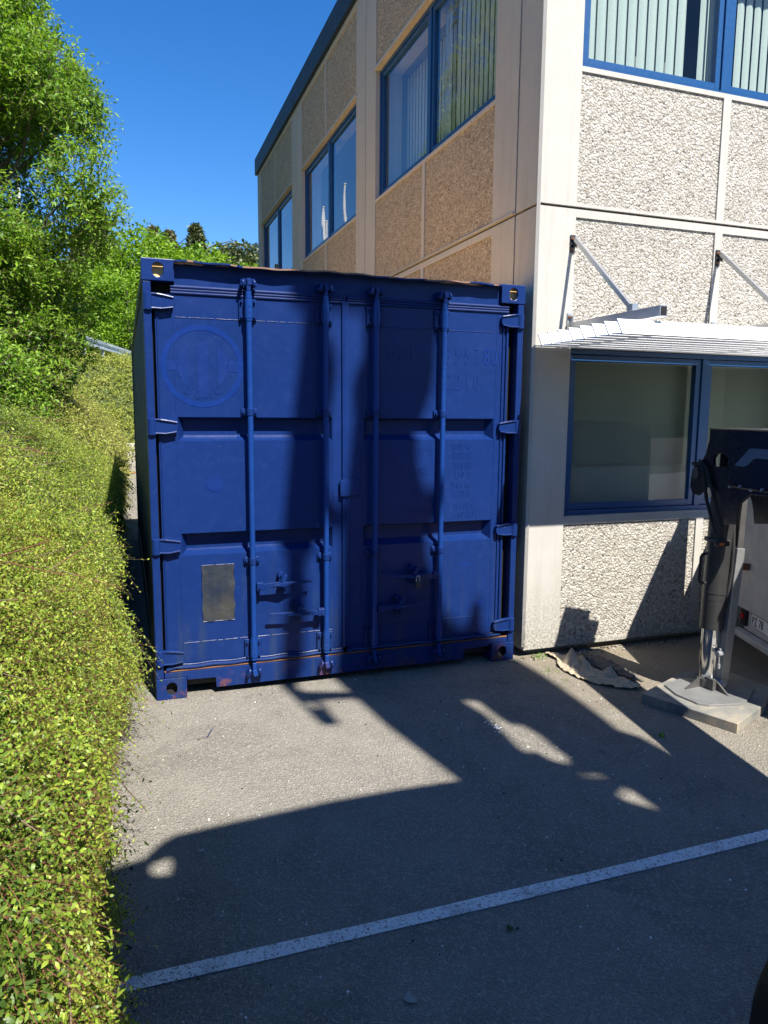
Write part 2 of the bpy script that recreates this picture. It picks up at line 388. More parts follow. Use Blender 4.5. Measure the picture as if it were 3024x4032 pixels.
def _curve_to(cu, name, mats, parent, fn):
    t = bpy.data.objects.new('tmp', cu); COL.objects.link(t)
    dg = bpy.context.evaluated_depsgraph_get(); dg.update()
    me = bpy.data.meshes.new_from_object(t.evaluated_get(dg)); bpy.data.objects.remove(t); bpy.data.curves.remove(cu)
    L = rootloc(parent)
    for v in me.vertices:
        p = Vector(fn(v.co.x, v.co.y, v.co.z)); v.co = p-L
    me.materials.clear()
    for mm in (mats if isinstance(mats, (list, tuple)) else [mats]): me.materials.append(M[mm])
    for p in me.polygons: p.use_smooth = False; p.material_index = 0
    bm = bmesh.new(); bm.from_mesh(me); bmesh.ops.recalc_face_normals(bm, faces=bm.faces); bm.to_mesh(me); bm.free()
    me.name = name; o = bpy.data.objects.new(name, me); COL.objects.link(o); o.parent = parent
    return o
def text_mesh(body, size, sx, thick, name, mats, parent, fn, spacing=1.0, align='LEFT'):
    cu = bpy.data.curves.new(name, 'FONT'); cu.body = body; cu.size = size; cu.extrude = thick; cu.space_character = spacing; cu.align_x = align
    cu.resolution_u = 3
    return _curve_to(cu, name, mats, parent, lambda a, b, d: fn(a*sx, b, d))
def stadium(cx, cy, rx, ry, n=8):
    """upright rounded slot"""
    pts = []; 
    for i in range(n+1): t = math.pi*i/n; pts.append((cx+rx*math.cos(t), cy+(ry-rx)+rx*math.sin(t)))
    for i in range(n+1): t = math.pi+math.pi*i/n; pts.append((cx+rx*math.cos(t), cy-(ry-rx)+rx*math.sin(t)))
    return pts
def circle(cx, cy, r, n=40): return [(cx+r*math.cos(2*math.pi*i/n), cy+r*math.sin(2*math.pi*i/n)) for i in range(n)]
def FY(y0): return lambda a, b, d: (a, y0+d, b)        # x-z plane facing -y (d away from viewer)
#@@GROUND
# ------------------------------------------------------------------ ground, hill
def hill_z(x, y):
    x = np.asarray(x, float); y = np.asarray(y, float)
    z = np.interp(y, [17.2, 17.6, 21.0, 23, 33, 60, 95, 130, 200, 420], [.62, .85, 3.1, 3.55, 3.4, 8.2, 16.3, 20, 24, 30])
    return z + np.where(y > 30, .9*np.sin(x*.11+1)*np.cos(y*.07), 0)
mb = MB(); mb.quad((-260, -260, 0), (260, -260, 0), (260, 17.25, 0), (-260, 17.25, 0))
tag(build(mb, 'ground', 'asphalt'), kind='structure')
mb = MB(); xs = np.linspace(-260, 260, 66); ys = [17.2, 17.6, 18.5, 19.5, 21, 23, 26, 30, 34, 40, 47, 54, 62, 70, 80, 90, 100, 115, 130, 160, 200, 300, 420]
vs = [(x, y, float(hill_z(x, y))) for y in ys for x in xs]; nx = len(xs)
mb.add(vs, [(j*nx+i, j*nx+i+1, (j+1)*nx+i+1, (j+1)*nx+i) for j in range(len(ys)-1) for i in range(nx-1)], True)
tag(build(mb, 'hill', 'hill_soil'), kind='structure')
mb = MB(); xs = np.linspace(-220, 220, 90); ys = [-40, -46, -52, -60, -75, -100, -160]; nx = len(xs); hz = [-.2, 3, 6, 8.5, 12, 17, 26]
vs = [(x, y+2*math.sin(x*.31), h+(1.2*math.sin(x*.23)+.9*math.sin(x*.71+y)+.5*math.sin(x*1.7)) * (h > 0)) for y, h in zip(ys, hz) for x in xs]
mb.add(vs, [(j*nx+i, j*nx+i+1, (j+1)*nx+i+1, (j+1)*nx+i) for j in range(len(ys)-1) for i in range(nx-1)], True)
tag(build(mb, 'reflection_ridge', 'hill_soil', None), kind='structure')  # added ridge, out of view, to dim the reflections in the windows
# painted line
mb = MB(); n = 40; pts = []
for i in range(n+1):
    x = -.45+4.2*i/n; y = -2.288-.0035*(x)-.006*math.sin(x*1.3); w = .0305+.0015*math.sin(x*7)
    pts += [(x, y-w, .004), (x, y+w, .004)]
mb.add(pts, [(2*i, 2*i+2, 2*i+3, 2*i+1) for i in range(n)])
tag(build(mb, 'painted_line', 'road_paint'), kind='structure')

# ------------------------------------------------------------------ facade builder
def facade(root, fn, cols, rows, wall_name, agg='aggregate', conc='concrete'):
    """cols: (u0,u1,kind) kinds pil joint bay div ; rows: (z0,z1,kind) kinds band joint panel win
    fn(u, z, d) -> xyz with d = depth into the wall"""
    D = {'c': 0., 'p': .012, 'w': .10, 'j': .022}
    def kind(ci, ri):
        c = cols[ci][2]; r = rows[ri][2]
        if c == 'joint' or r == 'joint': return 'j'
        if c == 'pil' or r == 'band': return 'c'
        if r == 'panel': return 'p' if c == 'bay' else 'c'
        return 'w'
    wall = MB(); nc, nr = len(cols), len(rows)
    K = [[kind(i, j) for j in range(nr)] for i in range(nc)]
    wins = []
    for i in range(nc):
        for j in range(nr):
            u0, u1, _ = cols[i]; z0, z1, _ = rows[j]; k = K[i][j]; d = D[k]
            wall.cur = 1 if k == 'j' else 0
            if k in 'cj': wall.quad(fn(u0, z0, d), fn(u1, z0, d), fn(u1, z1, d), fn(u0, z1, d))
            wall.cur = 0
            if k == 'p':
                b = MB(); e = .0005
                P = [fn(u, z, dd) for dd in (d, d+.05) for (u, z) in ((u0+e, z0+e), (u1-e, z0+e), (u1-e, z1-e), (u0+e, z1-e))]
                b.add(P, [(0, 1, 2, 3), (4, 7, 6, 5), (0, 4, 5, 1), (1, 5, 6, 2), (2, 6, 7, 3), (3, 7, 4, 0)])
                build(b, 'aggregate_panel', agg, root)
            # side faces towards neighbours that lie deeper
            for di, dj in ((1, 0), (0, 1)):
                ii, jj = i+di, j+dj
                if ii >= nc or jj >= nr: continue
                k2 = K[ii][jj]; d2 = D[k2]
                if abs(d2-d) < 1e-6: continue
                if 'w' in (k, k2): dA, dB = min(d, d2), .30
                else: dA, dB = min(d, d2), max(d, d2)
                if di: wall.quad(fn(u1, z0, dA), fn(u1, z1, dA), fn(u1, z1, dB), fn(u1, z0, dB))
                else: wall.quad(fn(u0, z1, dA), fn(u1, z1, dA), fn(u1, z1, dB), fn(u0, z1, dB))
    o = build(wall, wall_name, [conc, 'dark_zinc'], root, recalc=False)
    # window openings
    for j in range(nr):
        if rows[j][2] != 'win': continue
        i = 0
        while i < nc:
            if K[i][j] == 'w':
                i0 = i
                while i < nc and K[i][j] == 'w': i += 1
                wins.append((cols[i0][0], cols[i-1][1], rows[j][0], rows[j][1]))
            else: i += 1
    return wins
def window(root, fn, u0, u1, z0, z1, style, d0=.045):
    """outer frame, two lights with a mullion; children panes, sashes, blinds, room"""
    um = (u0+u1)/2; fr = MB()
    def bx(mb, a0, a1, b0, b1, da, db):
        P = [fn(u, z, d) for d in (da, db) for (u, z) in ((a0, b0), (a1, b0), (a1, b1), (a0, b1))]
        mb.add(P, [(0, 1, 2, 3), (4, 7, 6, 5), (0, 4, 5, 1), (1, 5, 6, 2), (2, 6, 7, 3), (3, 7, 4, 0)])
    g = .003; W = .036
    bx(fr, u0+g, u0+W, z0+g, z1-g, d0, d0+.09); bx(fr, u1-W, u1-g, z0+g, z1-g, d0, d0+.09)
    bx(fr, u0+W, u1-W, z0+g, z0+W, d0, d0+.09); bx(fr, u0+W, u1-W, z1-W, z1-g, d0, d0+.09)
    bx(fr, um-.026, um+.026, z0+W, z1-W, d0, d0+.09)
    f = build(fr, 'window', 'frame_blue', root, .002, 1)
    for s, (a0, a1) in enumerate(((u0+W, um-.026), (um+.026, u1-W))):
        sash = MB(); dd = d0+.012; S = .048; gp = .006
        bx(sash, a0+gp, a0+S, z0+W+gp, z1-W-gp, dd, dd+.05); bx(sash, a1-S, a1-gp, z0+W+gp, z1-W-gp, dd, dd+.05)
        bx(sash, a0+S, a1-S, z0+W+gp, z0+W+S, dd, dd+.05); bx(sash, a0+S, a1-S, z1-W-S, z1-W-gp, dd, dd+.05)
        build(sash, 'sash', 'frame_blue', f, .0015, 1)
        bk = MB(); bx(bk, a0, a1, z0+W, z0+W+S*.8, dd+.03, dd+.04); bx(bk, a0, a0+S*.8, z0+W+S*.8, z1-W, dd+.03, dd+.04); bx(bk, a1-S*.8, a1, z0+W+S*.8, z1-W, dd+.03, dd+.04)
        build(bk, 'gasket', 'black_gap', f)
        ga0, ga1, gz0, gz1 = a0+S, a1-S, z0+W+S, z1-W-S
        gl = MB(); gl.quad(fn(ga0, gz0, dd+.02), fn(ga1, gz0, dd+.02), fn(ga1, gz1, dd+.02), fn(ga0, gz1, dd+.02))
        build(gl, 'pane', 'glass', f)
        if style == 'blinds':
            bd = .17 if s == 0 else .36
            step = .084; x = a0+.01; k = 0; proto = None
            while x < a1-.03:
                if s == 0 and a1-.30 < x < a1-.20: x += .11; continue
                sl = MB(); nn = 6; A = []
                for q in range(nn+1):
                    t = q/nn; A.append((x+t*(step+.012), bd-.022*math.sin(t*math.pi)+.03*t))
                vs = [fn(u, gz0-.05, d) for u, d in A]+[fn(u, gz1+.04, d) for u, d in A]
                sl.add(vs, [(q, q+1, nn+2+q, nn+1+q) for q in range(nn)], True)
                build(sl, 'blind_slat', 'blind_fabric', f, recalc=False)
                x += step; k += 1
        if style == 'screen' and s == 1:
            sc = MB(); sc.quad(fn(a0, z0, .42), fn(a1, z0, .42), fn(a1, z1, .42), fn(a0, z1, .42)); build(sc, 'roller_screen', 'screen_grey', f)
        if style == 'screen' and s == 0:
            sc = MB(); sc.quad(fn(a0, z0+.35, .2), fn(a1, z0+.35, .2), fn(a1, z1, .2), fn(a0, z1, .2)); build(sc, 'roller_screen', 'screen_grey', f)
            sc = MB(); sc.quad(fn(a0, z0, .215), fn(a1, z0, .215), fn(a1, z0+.36, .215), fn(a0, z0+.36, .215)); build(sc, 'lower_screen', 'screen_pale', f)
    rm = MB(); D1 = 1.6
    P = [fn(u, z, d) for d in (.29, D1) for (u, z) in ((u0-.02, z0-.02), (u1+.02, z0-.02), (u1+.02, z1+.02), (u0-.02, z1+.02))]
    rm.add(P, [(4, 7, 6, 5), (0, 4, 5, 1), (1, 5, 6, 2), (2, 6, 7, 3), (3, 7, 4, 0)])
    build(rm, 'room', 'room_dark' if style != 'blinds' else 'room_wall', f, recalc=False)
    return f
BX = 2.522
bld = empty('office_building', (BX, 0, 0), 'pale two storey concrete building with pebble panels, blue window frames and dark blue roof edge', 'building')
XE = 13.0
fcols = [(BX, 2.815, 'pil'), (2.815, 4.005, 'bay'), (4.005, 4.073, 'div'), (4.073, 5.262, 'bay'), (5.262, 5.56, 'pil'), (5.56, 5.58, 'joint'), (5.58, 5.88, 'pil'), (5.88, 7.07, 'bay'), (7.07, 7.138, 'div'), (7.138, 8.327, 'bay'), (8.327, XE, 'pil')]
rowsF = [(.055, .088, 'band'), (.088, .958, 'panel'), (.958, 1.015, 'band'), (1.015, 2.2, 'win'), (2.2, 2.25, 'band'), (2.25, 3.066, 'panel'), (3.066, 3.118, 'band'), (3.118, 3.136, 'joint'), (3.136, 3.155, 'band'),
         (3.155, 3.99, 'panel'), (3.99, 4.022, 'band'), (4.022, 5.325, 'win'), (5.325, 5.38, 'band'), (5.38, 6.27, 'panel'), (6.27, 6.34, 'band')]
fF = lambda u, z, d: (u, d, z)
winsF = facade(bld, fF, fcols, rowsF, 'wall')
fS = lambda u, z, d: (BX+d, u, z)
P0, PP = .31, 3.43
scols = [(0.0, .30, 'pil'), (.30, .318, 'joint'), (.318, .66, 'pil')]
for k in range(3):
    b = .66+k*PP
    scols += [(b, b+1.335, 'bay'), (b+1.335, b+1.40, 'div'), (b+1.40, b+2.735, 'bay')]
    e = P0+(k+1)*PP
    scols += [(b+2.735, e-.01, 'pil')]
    if k < 2: scols += [(e-.01, e+.01, 'joint'), (e+.01, b+PP, 'pil')]
scols[-1] = (scols[-1][0], 10.62, 'pil')
winsS = facade(bld, fS, scols, rowsF, 'wall', 'bounce_tint_aggregate', 'bounce_tint_concrete')
for w in winsF:
    window(bld, fF, *w, 'blinds' if w[2] > 3 else 'screen')
for w in winsS:
    if w[2] > 3: window(bld, fS, *w, 'blinds' if w[0] < 2 else 'plain')
    else:
        b = MB(); b.quad(fS(w[0], w[2], .1), fS(w[1], w[2], .1), fS(w[1], w[3], .1), fS(w[0], w[3], .1)); build(b, 'window', 'black_gap', bld)
b = MB(); b.box(BX+.30, XE, 10.3, 10.62, .055, 6.34); b.box(BX+.03, XE, .30+1.4, 10.6, 6.30, 6.36); b.box(BX+.06, XE, .09, 10.5, -.05, .055)
b.box(XE-.1, XE, .3, 10.3, .05, 6.3)
build(b, 'inner_wall', 'concrete', bld)
b = MB(); b.box(BX-.045, XE, -.045, .25, 6.345, 6.645); b.box(BX-.045, BX+.25, .25, 10.665, 6.345, 6.645); b.box(BX+.25, XE, .25, 10.665, 6.40, 6.60)
build(b, 'roof_edge', 'fascia_blue', bld, .006, 2)
# thin drip lips below every upper lintel and along the storey joint on the side wall
for k in range(3):
    y0 = .66+k*PP
    b = MB(); b.box(BX-.012, BX-.0003, y0-.03, y0+2.765, 5.33, 5.354); build(b, 'drip_lip', 'bounce_tint_concrete', bld, .002, 1)
    b = MB(); b.box(BX-.010, BX-.0003, y0-.33, y0+3.06, 3.139, 3.154); build(b, 'drip_lip', 'concrete', bld, .002, 1)
# corner chamfer strip
b = MB(); b.obox((BX-.0015, -.0015, 3.2), (1, 1, 0), (1, -1, 0), (0, 0, 1), .004/1.414, .012/1.414, 3.12); build(b, 'corner_edge', 'concrete', bld)

# ------------------------------------------------------------------ awning
aw = empty('louvre_awning', (2.79, 0, 2.35), 'white slatted sun awning held out over the lower window by metal struts', 'awning')
prof = [(.002, .050), (.010, .056), (.016, .048), (.006, .040), (-.036, -.026), (.050, -.020), (.052, -.026), (-.040, -.036), (-.050, -.030)]
lv = None
for k in range(8):
    yk = -.075-.1195*k
    if lv is None:
        mb = MB(); mb.profile(prof+[prof[0]], lambda u, a, c: (u, yk+a, 2.222+c), 2.512, 7.0)
        mb.add([(2.512, yk+a, 2.222+c) for a, c in prof], [tuple(range(9))]); lv = build(mb, 'louvre', 'louver_white', aw, recalc=False)
    else:
        c = lv.copy(); COL.objects.link(c); c.parent = aw; c.location = (0, -.1195*k, 0)
for X in (2.795, 4.04, 5.29):
    mb = MB(); mb.box(X-.026, X+.026, -.945, -.012, 2.300, 2.362); a = build(mb, 'support_arm', 'aluminium', aw, .002, 1)
    mb = MB(); mb.box(X-.019, X+.019, -.9475, -.9455, 2.307, 2.355); build(mb, 'arm_opening', 'black_gap', a)
    mb = MB(); mb.bar((X, -.035, 2.915), (X, -.655, 2.385), .022, .030); st = build(mb, 'strut', 'aluminium', aw, .0015, 1)
    mb = MB(); mb.box(X-.022, X+.022, -.695, -.640, 2.363, 2.405); build(mb, 'strut_clevis', 'aluminium', aw, .002, 1)
    for zc, hh in ((2.888, .058), (2.375, .055)):
        mb = MB(); mb.box(X-.022, X+.016, -.011, -.001, zc-hh, zc+hh); mb.box(X-.004, X+.004, -.05, -.011, zc-hh*.45, zc+hh*.6)
        p = build(mb, 'wall_plate', 'dark_zinc' if zc > 2.6 else 'galvanised', aw, .001, 1)
        mb = MB()
        for q in (-.6, .55): mb.tube((X-.012, -.011, zc+hh*q), (X-.012, -.026, zc+hh*q), .0085, n=6)
        build(mb, 'bolt', 'rust_bolt', p)
#@@CONT
# ------------------------------------------------------------------ shipping container
CW, CH, CL = 2.438, 2.591, 6.058
ct = empty('shipping_container', (CW/2, 0, 0), 'blue steel shipping container with closed double doors and four locking rods', 'container')
DY = .022      # door skin depth
# side walls, corrugated
def corr(xf, sgn, name, mat):
    mb = MB(); pr = []; y = .16; lip = .0
    while y < CL-.17:
        pr += [(y, lip), (y+.072, lip), (y+.072+.068, lip+.036), (y+.072+.068+.070, lip+.036), (y+.278, lip)]; y += .278
    out = [];
    for p in pr:
        if not out or (abs(p[0]-out[-1][0]) > 1e-6): out.append(p)
    mb.profile(out, lambda u, a, c: (xf+sgn*c, a, u), .16, 2.53)
    return build(mb, name, mat, ct, recalc=False)
corr(.012, 1, 'side_wall', 'side_paint'); corr(CW-.012, -1, 'side_wall', 'side_paint')
mb = MB()
for x0, x1 in ((.0, .055), (CW-.055, CW)):
    mb.box(x0, x1, .178, CL-.178, .01, .165)
build(mb, 'bottom_rail', 'side_paint', ct, .003, 1)
mb = MB()
for x0, x1 in ((.0, .05), (CW-.05, CW)): mb.box(x0, x1, .178, CL-.178, 2.50, 2.575)
build(mb, 'top_rail', 'side_paint', ct, .003, 1)
mb = MB(); mb.box(.0, CW, CL-.06, CL, .135, 2.47); build(mb, 'end_wall', 'side_paint', ct)
mb = MB(); mb.box(.05, CW-.05, .2, CL-.1, .12, .15); build(mb, 'floor_panel', 'rubber_black', ct)
# roof with shallow corrugation
mb = MB(); pr = []; y = .14
while y < CL-.2: pr += [(y, 2.568), (y+.06, 2.568), (y+.08, 2.586), (y+.19, 2.586)]; y += .209
mb.profile(pr, lambda u, a, c: (u, a, c), .045, CW-.045); build(mb, 'roof', 'rust_roof', ct, recalc=False)
# corner castings
def casting(x0, z0, w, h, d, y0, front=True):
    cx = x0+w/2; cz = z0+h/2
    hole = stadium(cx+(.0), cz, .031, .040)
    o = curve_mesh([[(x0, z0), (x0+w, z0), (x0+w, z0+h), (x0, z0+h)], hole], .006, 'corner_casting', 'container_paint', ct, FY(y0+.008), .004)
    mb = MB(); mb.cur = 1; dd = d
    y1 = y0+.018
    mb.quad((x0, y1, z0), (x0, y0+dd, z0), (x0, y0+dd, z0+h), (x0, y1, z0+h)); mb.quad((x0+w, y1, z0), (x0+w, y1, z0+h), (x0+w, y0+dd, z0+h), (x0+w, y0+dd, z0))
    mb.quad((x0, y1, z0+h), (x0, y0+dd, z0+h), (x0+w, y0+dd, z0+h), (x0+w, y1, z0+h)); mb.quad((x0, y1, z0), (x0+w, y1, z0), (x0+w, y0+dd, z0), (x0, y0+dd, z0))
    mb.quad((x0, y0+dd, z0), (x0+w, y0+dd, z0), (x0+w, y0+dd, z0+h), (x0, y0+dd, z0+h))
    mb.cur = 0 if z0 > 1 else 2
    mb.box(x0+.02, x0+w-.02, y0+.045, y0+.055, z0+.01, z0+h-.01)
    build(mb, 'casting_body', ['rust_roof', 'container_paint', 'rubber_black'], o)
    return o
for x0 in (-.004, CW-.174):
    casting(x0, 2.470, .178, .122, .165, -.006)
for x0 in (.0, CW-.178): casting(x0, .0, .178, .132, .165, -.006)
mb = MB()
for x0 in (0, CW-.165):
    for z0, z1 in ((0, .12), (2.47, 2.591)): mb.box(x0, x0+.165, CL-.178, CL, z0, z1)
build(mb, 'rear_castings', 'side_paint', ct)
# corner posts
mb = MB(); mb.box(0, .045, -.002, .10, .132, 2.470); build(mb, 'corner_post', 'container_paint', ct, .006, 2)
mb = MB(); mb.box(CW-.045, CW, -.002, .10, .132, 2.470); build(mb, 'corner_post', 'container_paint', ct, .006, 2)
for xa, xb in ((.045, .066), (2.326, CW-.045)):
    mb = MB(); mb.box(xa, xb, .075, .12, .16, 2.45); build(mb, 'gap_seal', 'black_gap', ct)
mb = MB(); mb.box(.066, 2.326, .105, .13, .2, 2.47); build(mb, 'door_backing', 'rubber_black', ct)
# header beam: recessed face below a wavy top lip
mb = MB(); mb.box(.174, CW-.178, .026, .06, 2.452, 2.575); build(mb, 'header_beam', 'container_paint', ct)
mb = MB(); mb.box(1.16, 2.33, DY+.004, .06, 2.395, 2.453); build(mb, 'centre_filler', 'container_paint', ct)
mb = MB(); n = 60; top = []
for i in range(n+1):
    x = .174+(CW-.352)*i/n; w = .004*math.sin(x*9+1)+.003*math.sin(x*23); dz = .004*math.sin(x*7.0)+.0025*math.sin(x*31)
    top += [(x, -.038+w, 2.573+dz), (x, -.038+w, 2.582+dz), (x, .16, 2.588), (x, .16, 2.578)]
mb.add(top, [f for i in range(n) for f in ((4*i, 4*i+4, 4*i+5, 4*i+1), (4*i+1, 4*i+5, 4*i+6, 4*i+2), (4*i, 4*i+3, 4*i+7, 4*i+4))])
mb.mi = [1 if (j % 3 == 1 or (j % 3 == 0 and (10 < j//3 < 34 or 44 < j//3 < 53 or (j//3) % 7 == 2))) else 0 for j in range(3*n)]
mb.mi = [(2 if (v == 1 and j % 3 == 0) else v) for j, v in enumerate(mb.mi)]
build(mb, 'header_lip', ['container_paint', 'rust_roof', 'rim_rust'], ct, recalc=False)
# sill with fork pockets
sill = [(.05, .165), (.05, .134), (.182, .134), (.182, .112), (.352, .108), (.356, .044), (2.046, .044), (2.052, .112), (2.244, .118), (2.26, .134), (CW-.05, .134), (CW-.05, .165)]
curve_mesh([sill], .004, 'sill_beam', 'container_paint', ct, FY(.004), .002)
mb = MB(); mb.box(.182, 2.25, .05, .09, .06, .165); mb.box(.05, CW-.05, .012, .09, .12, .165); build(mb, 'sill_back', 'rubber_black', ct)
mb = MB(); mb.tube((.05, .012, .171), (CW-.05, .012, .171), .006, n=8); build(mb, 'rust_seam', 'rust_bolt', ct)
# door leaves
def leaf(x0, x1, px0, px1):
    """x0..x1 whole leaf; px0..px1 pressed panel area"""
    lf = MB(); Z0, Z1 = .208, 2.405
    ribs = [(1.708, 1.662, 1.600, 1.568), (1.015, .975, .912, .880)]; dp = .066
    zs = [Z0]; prof = [(Z1, 0)]
    for a, b_, c, d in ribs: prof += [(a, 0), (a-.016, dp), (c, dp), (d, 0)]
    prof += [(Z0, 0)]
    for i in range(len(prof)-1):
        (za, da), (zb, db) = prof[i], prof[i+1]
        def e(z, d): s = .035*d/dp; return px0+s, px1-s
        a0, a1 = e(za, da); b0, b1 = e(zb, db)
        lf.quad((a0, DY+da, za), (a1, DY+da, za), (b1, DY+db, zb), (b0, DY+db, zb))
    for a, b_, c, d in ribs:
        for xa, s in ((px0, 1), (px1, -1)):
            lf.add([(xa, DY, a), (xa+s*.035, DY+dp, a-.016), (xa+s*.035, DY+dp, c), (xa, DY, d)], [(0, 1, 2, 3)])
    # plain borders
    lf.quad((x0, DY, Z0), (px0, DY, Z0), (px0, DY, Z1), (x0, DY, Z1)); lf.quad((px1, DY, Z0), (x1, DY, Z0), (x1, DY, Z1), (px1, DY, Z1))
    lf.quad((x0, DY, Z0), (x0, DY, Z1), (x0, DY+.05, Z1), (x0, DY+.05, Z0)); lf.quad((x1, DY, Z0), (x1, DY+.05, Z0), (x1, DY+.05, Z1), (x1, DY, Z1))
    o = build(lf, 'door_leaf', 'container_paint', ct)
    # top and bottom gaskets (twin ridges) and weld beads
    mb = MB()
    for zc, rr in ((2.447, .010), (2.430, .007), (2.414, .008)): mb.tube((x0+.09 if x0 < 1 else x0, DY-.004, zc), (x1, DY-.004, zc+.0005), rr, n=8)
    build(mb, 'top_gasket', 'gasket_paint', o)
    mb = MB(); L = 24; pts = [(x0+(x1-x0)*i/L, DY-.012, .192+.003*math.sin(i*1.3+x0)+(.0 if i else -.01)) for i in range(L+1)]
    mb.path(pts, .013, 8); mb.path([(p[0], DY-.016, p[2]+.018) for p in pts], .004, 6); build(mb, 'bottom_gasket', 'container_paint', o)
    mb = MB()
    for zc in (2.278, .338):
        x = px0
        while x < px1-.02:
            ln = random.uniform(.015, .045); mb.tube((x, DY, zc+random.uniform(-.0012, .0012)), (min(x+ln, px1), DY, zc+random.uniform(-.0012, .0012)), .0036, .0028, n=6); x += ln+random.choice([0, .002, .012])
    for xv in (px0-.010, px1+.006):
        z = Z0+.02
        while z < Z1-.05:
            ln = random.uniform(.02, .07); mb.tube((xv, DY, z), (xv, DY, z+ln), .0018, n=5); z += ln+random.choice([.002, .01])
    for q in range(10): mb.sphere((px0-.01, DY, random.uniform(.3, 2.3)), .004, 6)
    build(mb, 'weld_bead', 'container_paint', o)['kind'] = 'stuff'
    return o
lL = leaf(.062, 1.176, .172, 1.108); lR = leaf(1.204, 2.332, 1.318, 2.243)
mb = MB(); mb.profile([(1.166, .0), (1.172, -.016), (1.184, -.020), (1.196, -.012), (1.212, -.012), (1.216, .0)], lambda u, a, c: (a+.004*math.sin(u*5), DY+c, u), .215, 2.42)
build(mb, 'door_overlap_strip', 'container_paint', ct, recalc=False)
for xa, xb, q in ((2.292, 2.300, .010), (2.318, 2.3335, .013), (.070, .078, .007)):
    mb = MB(); mb.box(xa, xb, DY-q, DY, .215, 2.40); build(mb, 'edge_seal', 'container_paint', ct, .002, 1)
mb = MB(); mb.box(1.153, 1.215, -.012, .004, 1.212, 1.318); mb.box(1.215, 1.285, .006, .018, 1.214, 1.316); build(mb, 'latch_plate', 'container_paint', ct, .002, 1)
